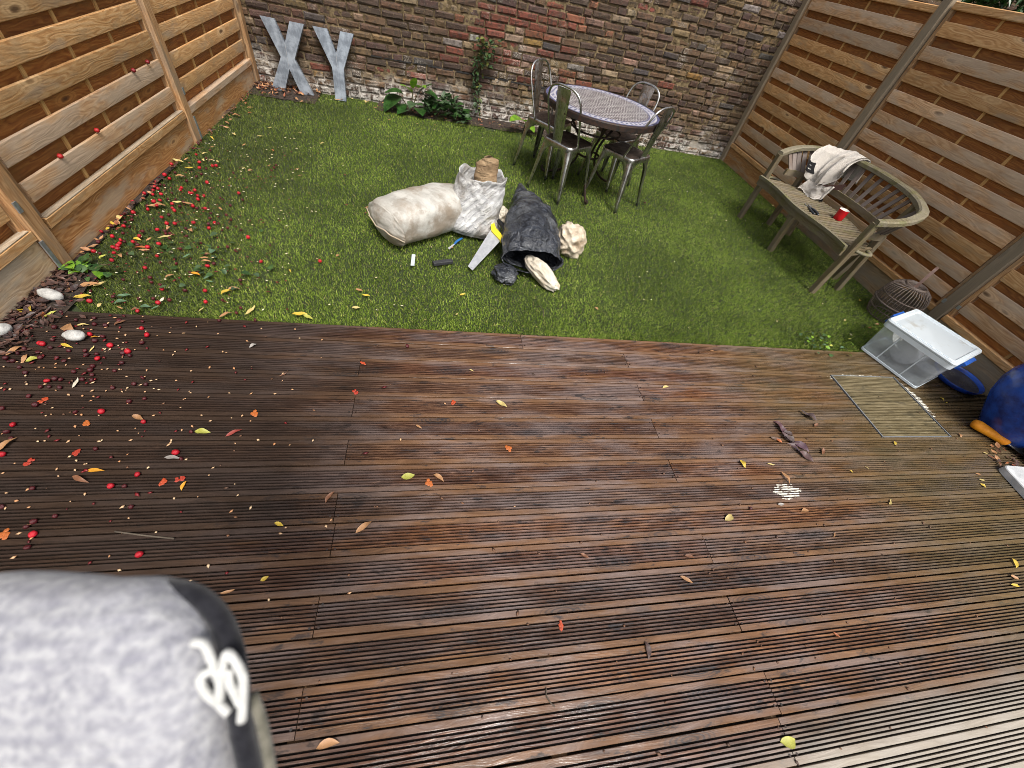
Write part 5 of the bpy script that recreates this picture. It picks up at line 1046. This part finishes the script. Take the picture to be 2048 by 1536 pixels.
for p, d, L, w in (((0, 0, .10), (-.5, -.5, .35), .30, .085), ((.03, 0, .08), (.75, -.3, .4), .24, .065), ((.02, 0, .06), (.3, -.8, .3), .2, .06)): leafmesh('leaf', L, w, M['leaf_lime'], .35, .3, 8, lp, orient(p, d), .06)
MB().tube([(0, 0, -.02), (.01, 0, .10)], .008, 6).build('stem', M['stem'], lp)
sp = [((rr.gauss(0, .05), rr.gauss(0, .025), rr.uniform(.015, .055)), (rr.uniform(-1, 1), rr.uniform(-1, 1), rr.uniform(-.1, .5))) for _ in range(30)]
leafy('ivy_plant', 'low ivy plant growing at the foot of the fence post beside the deck corner', 'plant', (-1.79, 2.045, 0), sp, ['leaf_ivy', 'leaf_lime', 'leaf_ivy'], (.032, .055), (.4, .55), [[(0, 0, 0), (.05, .01, .04), (.1, 0, .06)]])
sp = [((rr.gauss(0, .10), rr.gauss(0, .06), rr.uniform(.0, .03)), (rr.uniform(-1, 1), rr.uniform(-1, 1), rr.uniform(-.1, .3))) for _ in range(30)]
leafy('creeping_weed', 'patch of creeping weed in the turf edge beside the plastic box', 'weed', (2.80, 1.80, .002), sp, ['leaf_ivy', 'leaf_lime', 'leaf_sage'], (.02, .035), (.35, .5))
sp = [((rr.gauss(0, .16), rr.gauss(0, .16), rr.uniform(.0, .025)), (rr.uniform(-1, 1), rr.uniform(-1, 1), rr.uniform(-.1, .3))) for _ in range(34)]
leafy('creeping_weed', 'sprigs of blue green weed in the turf among the fallen fruit', 'weed', (-1.36, 2.25, .002), sp, ['leaf_sage', 'leaf_ivy'], (.03, .05), (.35, .5))

# ------------------------------------------------------------------ fallen leaves and fruit
LC = dict(py=(.50, .40, .15), yl=(.52, .37, .045), yg=(.38, .38, .07), tn=(.36, .19, .085), br=(.17, .075, .038), db=(.055, .032, .028), gy=(.30, .28, .26), rd=(.24, .04, .03), wh=(.52, .48, .38), yo=(.55, .25, .02), gr=(.085, .16, .085))
LC['or'] = (.34, .10, .03)
LN = dict(py='pale straw yellow', yl='bright yellow', yg='yellow green', tn='tan brown', br='brown', db='dark brown', gy='greyish', rd='reddish brown', wh='whitish', yo='golden orange', gr='bluish green')
LN['or'] = 'rusty orange'
lms = []
for k, (wd, cu, fo, tw) in enumerate(((.17, .10, .5, .0), (.20, -.10, .7, .2), (.14, .18, .3, -.3), (.27, .08, .6, .1), (.12, -.12, .9, .3))):
    V = []; F = []; n = 6
    for i in range(n + 1):
        t = i / n; ww = wd * math.sin(PI * t ** .85) ** .9 + .006; bz = cu * math.sin(PI * t) + .05 * math.sin(t * 9 + k); sw_ = .10 * math.sin(t * PI + k)
        for s_ in (-1, 0, 1):
            a = tw * (t - .5) * 2; V.append((t - .5, sw_ + s_ * ww * math.cos(a), bz + abs(s_) * fo * ww + s_ * ww * math.sin(a) * .6))
    F = [(i * 3 + q, i * 3 + 3 + q, i * 3 + 4 + q, i * 3 + 1 + q) for i in range(n) for q in range(2)]
    zmin = min(v[2] for v in V); V = [(x, y, z - zmin) for x, y, z in V]
    lms.append(mesh('fallen_leaf', V, F, M['leaf'], True))
UL = {0: 'curved straw yellow leaf on the boards below the black sack', 1: 'yellow green leaf lying beside a slim brown leaf on the middle boards', 2: 'slim tan leaf beside the yellow green leaf on the middle boards', 3: 'curled brown leaf on a board joint left of the middle of the decking',
      4: 'largest tan leaf on the middle of the decking, at a board joint', 6: 'crumpled straw yellow leaf alone on the boards between hatch and lawn edge', 10: 'straw yellow leaf on the boards just below and left of the white paint mark',
      12: 'curled tan leaf directly below the white paint mark', 13: 'pointed straw yellow leaf on the boards below the hatch', 14: 'small bright yellow leaf just below the hatch frame', 17: 'bright yellow green leaf beside the pale boards', 18: 'long tan leaf on the boards next to the knitted sleeve', 21: 'slim dark brown leaf on the front boards',
      5: 'yellow green leaf alone on the dark wet boards beside the red fruit'}
LAND = [(1.78, .67, 'near the white paint mark'), (2.95, .9, 'beside the hatch'), (3.2, 1.8, 'by the plastic box'), (3.5, .85, 'by the orange trowel grip'), (-1.6, 1.54, 'by the oval white pebble'), (-1.85, 1.8, 'by the long white pebble'), (-1.8, 2.05, 'beside the ivy by the post'),
        (-1.5, 5.4, 'in front of the letter X'), (-1.0, 5.35, 'in front of the letter Y'), (-.3, 5.35, 'below the broad leaved plant'), (.45, 5.4, 'below the wall climber'), (-1.9, 3.9, 'by the middle fence post'), (-1.9, 3.0, 'under the pale fence rail'), (-1.75, 4.8, 'along the far fence panel'), (1.3, 3.4, 'by the table chairs'),
        (3.2, 2.8, 'under the bench'), (-.3, 2.5, 'beside the lying white sack'), (.5, 2.2, 'below the handsaw'), (.7, 1.4, 'at the lawn edge below the black sack'), (-.9, 2.2, 'among the red fruit'), (-1.3, 2.9, 'among the thick red fruit'), (-.9, 3.6, 'on the left of the open lawn'), (-.9, 1.9, 'at the left lawn edge'),
        (-1.2, .9, 'among the dark fruit'), (-1.0, .45, 'above the knitted sleeve'), (-.3, .1, 'right of the knitted sleeve'), (.4, .6, 'in the middle of the boards'), (1.0, .2, 'on the front boards'), (1.6, -.1, 'beside the pale boards'), (2.3, .2, 'at the far right of the boards'), (1.5, 1.3, 'between the hatch and the middle boards'), (-.3, 1.3, 'on the boards below the sacks'), (.2, 4.3, 'in the back of the lawn')]
def near(x, y): return min(LAND, key=lambda l: (l[0] - x) ** 2 + (l[1] - y) ** 2)[2]
pend = []
def settle():
    cnt = {}
    for o, lb, _ in pend: cnt[lb] = cnt.get(lb, 0) + 1
    for o, lb, cat in pend: tag(o, lb, cat, None if cnt[lb] == 1 else lb)
    pend.clear()
for i, (x, y, c, L, a) in enumerate(LEAF):
    dk = y < 1.735; o = link('fallen_leaf', lms[rnd.randrange(5) if i not in (1, 5, 10, 17) else 3], None, (x, y, (.002 if dk else .004)), (rnd.uniform(-.12, .12), rnd.uniform(-.1, .1), RAD(a)))
    s_ = L * .76; o.scale = (s_, s_ * rnd.uniform(.85, 1.15), s_ * rnd.uniform(.7, 1.)); j = rnd.uniform(.8, 1.15); o.color = (*[min(1, q * j) for q in LC[c]], 1)
    if i in UL: tag(o, UL[i], 'leaf')
    else: pend.append((o, f"{LN[c]} leaf on the {'decking' if dk else 'turf'} {near(x, y)}", 'leaf'))
for k, (x, y) in enumerate(CLUMP):
    o = link('fallen_leaf', lms[k % 5], None, (x, y, .003), (rnd.uniform(-.5, .5), rnd.uniform(-.3, .3), RAD(-35 + rnd.uniform(-30, 30)))); s_ = rnd.uniform(.06, .10); o.scale = (s_, s_ * 1.2, s_); o.color = (*[q * rnd.uniform(.7, 1.3) for q in (.075, .048, .048)], 1)
    tag(o, 'dark purplish wet leaf in the clump on the decking beside the hatch', 'leaf', 'dark wet leaves in a clump')
settle()
def fruitmesh(seed, sq):
    def f(u, v):
        a = 2 * PI * u; b = PI * v; d = Vector((math.cos(a) * math.sin(b), math.sin(a) * math.sin(b), math.cos(b))); k = 1 + .14 * nz(d, 6, seed) + .12 * nz(d, 1.6, seed)
        return (d.x * k, d.y * k * .95, d.z * k * sq)
    return MB().grid(12, 8, f, wrapu=True).me('round_fruit', M['fruit'], True)
fms = [fruitmesh(1, .9), fruitmesh(2, .75), fruitmesh(3, .85), fruitmesh(4, .55)]
def crushmesh(seed):
    g = random.Random(seed); m = MB()
    for k in range(7):
        a = g.uniform(0, 6.3); r = g.uniform(0, .9); c = Vector((r * math.cos(a), r * math.sin(a) * .6, .12)); q = g.uniform(.3, .6)
        m.add([c + Vector((q * math.cos(t * 1.05) * g.uniform(.6, 1.2), q * math.sin(t * 1.05) * g.uniform(.5, 1.), g.uniform(-.1, .05))) for t in range(6)] + [c + Vector((0, 0, g.uniform(.15, .4)))], [(t, (t + 1) % 6, 6) for t in range(6)])
    return m.me('crushed_fruit', M['fruit'], True)
cms = [crushmesh(k) for k in range(4)]
for x, y, k in FRUIT:
    dk = y < 1.735; sf = 'wet decking' if dk else 'green turf'
    if k == 'c':
        o = link('crushed_fruit', cms[rnd.randrange(4)], None, (x, y, .001), (0, 0, rnd.uniform(0, 6))); o.scale = (.02, .02, .014); o.color = (*rnd.choice([(.40, .055, .015), (.42, .11, .02), (.34, .03, .012)]), 1)
        tag(o, 'squashed orange red fruit pulp on the wet decking', 'squashed fruit', 'squashed fruit on the decking'); continue
    r = rnd.uniform(.0095, .0138) * (.82 if k == 'd' else 1); o = link('round_fruit', fms[rnd.randrange(3) if k == 'b' else rnd.randrange(4)], None, (x, y, r * .72), (rnd.uniform(0, 6), rnd.uniform(-.6, .6), rnd.uniform(0, 6))); o.scale = (r, r, r)
    j = rnd.uniform(.7, 1.1)
    o.color = (.46 * j, .006 * j, .018 * j, 1) if k == 'b' else (.085 * j, .005, .008, 1) if not dk else (.065 * j, .005, .008, 1)
    nm = 'bright red' if k == 'b' else 'dark maroon'
    pend.append((o, f"{nm} round fruit on the {'decking' if dk else 'turf'} {near(x, y)}", 'fruit'))
settle()
for (x, y, z), lb in zip(SLATF, ('lowest of the four red fruits caught on the fence slats', 'red fruit caught on a fence slat near the pale rail', 'dark red fruit caught on a slat beside the fence post, lower one', 'dark red fruit caught on a slat beside the fence post, upper one')):
    o = link('round_fruit', fms[0], None, (x, y, z + .006)); o.scale = (.0135,) * 3; o.color = (.42, .012, .014, 1) if z < .5 else (.2, .01, .015, 1); tag(o, lb, 'fruit')
# pips, crumbs and shredded litter: nobody could count them
def scatter(name, label, cat, n, place, size, mat, seed, flat=.5, sides=5):
    g = random.Random(seed); m = MB()
    for _ in range(n):
        p = place(g)
        if p is None: continue
        s_ = g.uniform(*size); a = g.uniform(0, 6.3); e = g.uniform(1, 2.2); V = [Vector((s_ * e * math.cos(a + t * 2 * PI / sides) if False else 0, 0, 0)) for t in range(0)]
        ca, sa = math.cos(a), math.sin(a)
        V = [p + Vector((ca * x * e - sa * y, sa * x * e + ca * y, z * flat)) * s_ for x, y, z in ((1, 0, .4), (0, 1, .5), (-1, 0, .4), (0, -1, .5), (0, 0, 1.2), (0, 0, -.2))]
        m.add(V, [(0, 1, 4), (1, 2, 4), (2, 3, 4), (3, 0, 4), (1, 0, 5), (2, 1, 5), (3, 2, 5), (0, 3, 5)])
    return tag(m.build(name, mat, None, smooth=True), label, cat, kind='stuff')
def pd(g):
    x = -1.85 + abs(g.gauss(0, .62)); y = g.uniform(.15, 1.72); 
    if g.random() < .35: y = ROW0 - PITCH * g.randrange(1, 12) + g.uniform(-.003, .003)
    return Vector((x, y, .0015)) if x < 1.0 else None
scatter('pips', 'tiny pale fruit pips strewn over the dark wet decking', 'pips', 330, pd, (.0028, .0058), M['seed'], 4)
def pl(g):
    x = -1.85 + abs(g.gauss(0, .55)); y = g.uniform(1.8, 4.2); return Vector((x, y, .006)) if x < .2 else None
M['seed2'] = plain('white_pips', (.72, .68, .55), .6, scale=9, col2=(.6, .45, .25))
scatter('pips', 'tiny white pips strewn over the turf among the red fruit', 'pips', 190, pl, (.003, .0065), M['seed2'], 6)
scatter('crumbs', 'scattered pale crumbs of leaf all over the turf', 'leaf crumbs', 170, lambda g: Vector((g.uniform(-1.6, 3.9), g.uniform(1.8, 5.5), .006)), (.003, .007), M['seed2'], 8, .3)
M['crumb'] = plain('dark_crumbs', (.06, .035, .025), .7, scale=9, col2=(.2, .09, .04))
M['skin'] = plain('red_fruit_skins', (.20, .012, .014), .5, scale=9, col2=(.07, .008, .01))
scatter('fruit_scraps', 'scraps of dark red fruit skin trodden into the turf and boards at the left', 'fruit scraps', 420, lambda g: Vector((-1.88 + abs(g.gauss(0, .55)), g.choice((g.uniform(.3, 1.72), g.uniform(1.8, 4.0), g.uniform(1.8, 3.4))), .005)), (.003, .0075), M['skin'], 12, .5)
scatter('crumbs', 'scattered dark crumbs of leaf over the decking', 'leaf crumbs', 260, lambda g: Vector((g.uniform(-1.8, 3.8), g.uniform(-.3, 1.72), .002)), (.002, .006), M['crumb'], 9, .3)
def litter(name, label, n, place, seed, size=(.03, .06), cols=('litter_tan', 'litter_brown', 'litter_red')):
    g = random.Random(seed); ms = {c: MB() for c in cols}; root = None
    for _ in range(n):
        p = place(g); L = g.uniform(*size); w = L * g.uniform(.13, .28); m4 = Matrix.Translation(p) @ Euler((g.uniform(-.6, .6), g.uniform(-.5, .5), g.uniform(0, 6.3))).to_matrix().to_4x4()
        ms[g.choices(cols, [3, 4, 2][:len(cols)])[0]].add([m4 @ Vector(v) for v in ((-L / 2, 0, 0), (-L * .1, -w, .2 * w), (L * .2, -w * .8, .25 * w), (L / 2, 0, .1 * L), (L * .2, w * .8, .25 * w), (-L * .1, w, .2 * w), (0, 0, -.1 * w))], [(0, 1, 6), (1, 2, 6), (2, 3, 6), (3, 4, 6), (4, 5, 6), (5, 0, 6)])
    o = None
    for c in cols:
        if not ms[c].V: continue
        b = ms[c].build(name if o is None else 'leaf_layer', M[c], o)
        if o is None: o = tag(b, label, 'leaf litter', kind='stuff')
        else: b['kind'] = 'stuff'
    return o
M['litter_tan'] = plain('litter_tan', (.45, .24, .11), .6, scale=25, col2=(.28, .12, .05)); M['litter_brown'] = plain('litter_brown', (.11, .05, .032), .6, scale=25, col2=(.045, .022, .018)); M['litter_red'] = plain('litter_red', (.30, .09, .035), .6, scale=25, col2=(.10, .03, .02))
M['litter_dark'] = plain('litter_dark', (.055, .026, .02), .5, scale=25, col2=(.022, .012, .012))
litter('leaf_litter', 'drift of brown leaves in the corner between the fence and the letter X', 240, lambda g: Vector((-1.93 + abs(g.gauss(0, .28)), 5.62 - abs(g.gauss(0, .16)), .008 + g.random() * .02)), 1)
litter('leaf_litter', 'dark soggy leaf litter in the deck corner at the fence foot', 420, lambda g: Vector((-1.93 + abs(g.gauss(0, .075)), 1.42 + .65 * g.random(), .004 + g.random() * .02)), 2, (.02, .055), ('litter_dark', 'litter_brown'))
litter('leaf_litter', 'thin line of brown leaf litter along the foot of the brick wall', 150, lambda g: Vector((g.uniform(-.7, 1.6), 5.58 - abs(g.gauss(0, .11)), .006 + g.random() * .012)), 3, (.02, .045))
litter('leaf_litter', 'brown leaf litter along the foot of the orange brown fence', 150, lambda g: Vector((-1.92 + abs(g.gauss(0, .04)), 2.1 + 3.2 * g.random(), .004 + g.random() * .012)), 4, (.02, .05))
litter('leaf_litter', 'leaf scraps on the decking beside the trowel and blue pot', 26, lambda g: Vector((3.50 + g.gauss(0, .05), .80 + g.gauss(0, .05), .006 + g.random() * .012)), 5, (.03, .05))
def twig(label, pts, r=.0022): return tag(MB().tube(catmull(pts, 5), r, 6).build('twig', M['bark'], None, smooth=True), label, 'twig')
twig('thin curved twig on the front boards of the decking', [(.399, .033, .004), (.396, .014, .006), (.403, -.003, .008), (.419, -.018, .004)])
twig('straight dark twig on the wet boards beside the red fruit', [(-1.05, .62, .004), (-.95, .60, .005), (-.86, .585, .004)], .003)
twig('thin pale twig on the turf below the crumpled bag', [(.70, 2.02, .006), (.72, 1.96, .01), (.71, 1.9, .006)])

# ------------------------------------------------------------------ the photographer's knitted sleeve, close to the lens
C0 = CAMP + .32 * (R_ * ((150 - 1024) / 781.93) + D_ * ((1480 - 768) / 781.93) + F_)
slv = thing('knitted_sleeve', 'pale grey knitted sleeve with a black band and white loops held close to the viewer', 'sleeve', C0)
slv.rotation_euler = Matrix(((R_.x, D_.x, F_.x), (R_.y, D_.y, F_.y), (R_.z, D_.z, F_.z))).to_euler()
PXM = .32 / 781.93
def q2(x, y, z=0.): return Vector(((x - 150) * PXM, (y - 1480) * PXM, z))
def sgp(v, e): return math.copysign(abs(v) ** e, v)
def knitf(u, v):
    a = 2 * PI * u; b = PI * (v - .5); e = 2 / 2.9
    cx, cy = sgp(math.cos(a), e), sgp(math.sin(a), e); cb = abs(math.cos(b)) ** .55
    hx = .122 + (.008 if cy > 0 else 0) + .012 * max(0, cy) if cx > 0 else .30; hy = .24 if cy > 0 else .1305
    x = cx * hx * cb; y = cy * hy * cb
    if cx < 0: y += .002 * math.sin(x * 30)
    z = .062 * math.sin(b) * (1 if b > 0 else .8)
    p = Vector((x, y, z)); return p + Vector((0, 0, 1)) * (.004 * fbm(p, 14, 3)) + Vector((0, 1, 0)) * .0015 * math.sin(x * 90)
MB().grid(96, 40, knitf, wrapu=True).build('knit_body', M['knit'], slv, smooth=True)
def path(pts, r, name, mat, flat=1., z=0.): return MB().tube(catmull([q2(*p, z if len(p) < 3 else 0) if len(p) == 2 else q2(*p) for p in pts], 5), r, 12, flat=flat).build(name, mat, slv, smooth=True)
path([(270, 1200, .018), (335, 1204, .016), (385, 1224, .014), (432, 1262, .008), (466, 1310, .0), (482, 1370, -.004), (486, 1430, -.004), (498, 1490, -.004), (512, 1545, -.004), (525, 1620, -.004)], .0088, 'black_band', M['knit_black'])
path([(500, 1395, .003), (516, 1440, .003), (527, 1490, .003), (536, 1545, .003), (545, 1620, .003)], .0045, 'olive_backing', M['felt_olive'])
em = [[(418, 1258), (438, 1262), (450, 1285), (458, 1308), (440, 1318), (432, 1332), (444, 1356), (466, 1374), (486, 1394)], [(468, 1368), (470, 1335), (476, 1300), (483, 1280), (498, 1294), (512, 1322), (514, 1355), (510, 1408)], [(458, 1308), (468, 1330), (470, 1352), (466, 1372)], [(486, 1310), (488, 1335), (498, 1356), (508, 1376)]]
for pth in em: path([(x, y, -.016) for x, y in pth], .0034, 'white_loop', M['felt_white'])
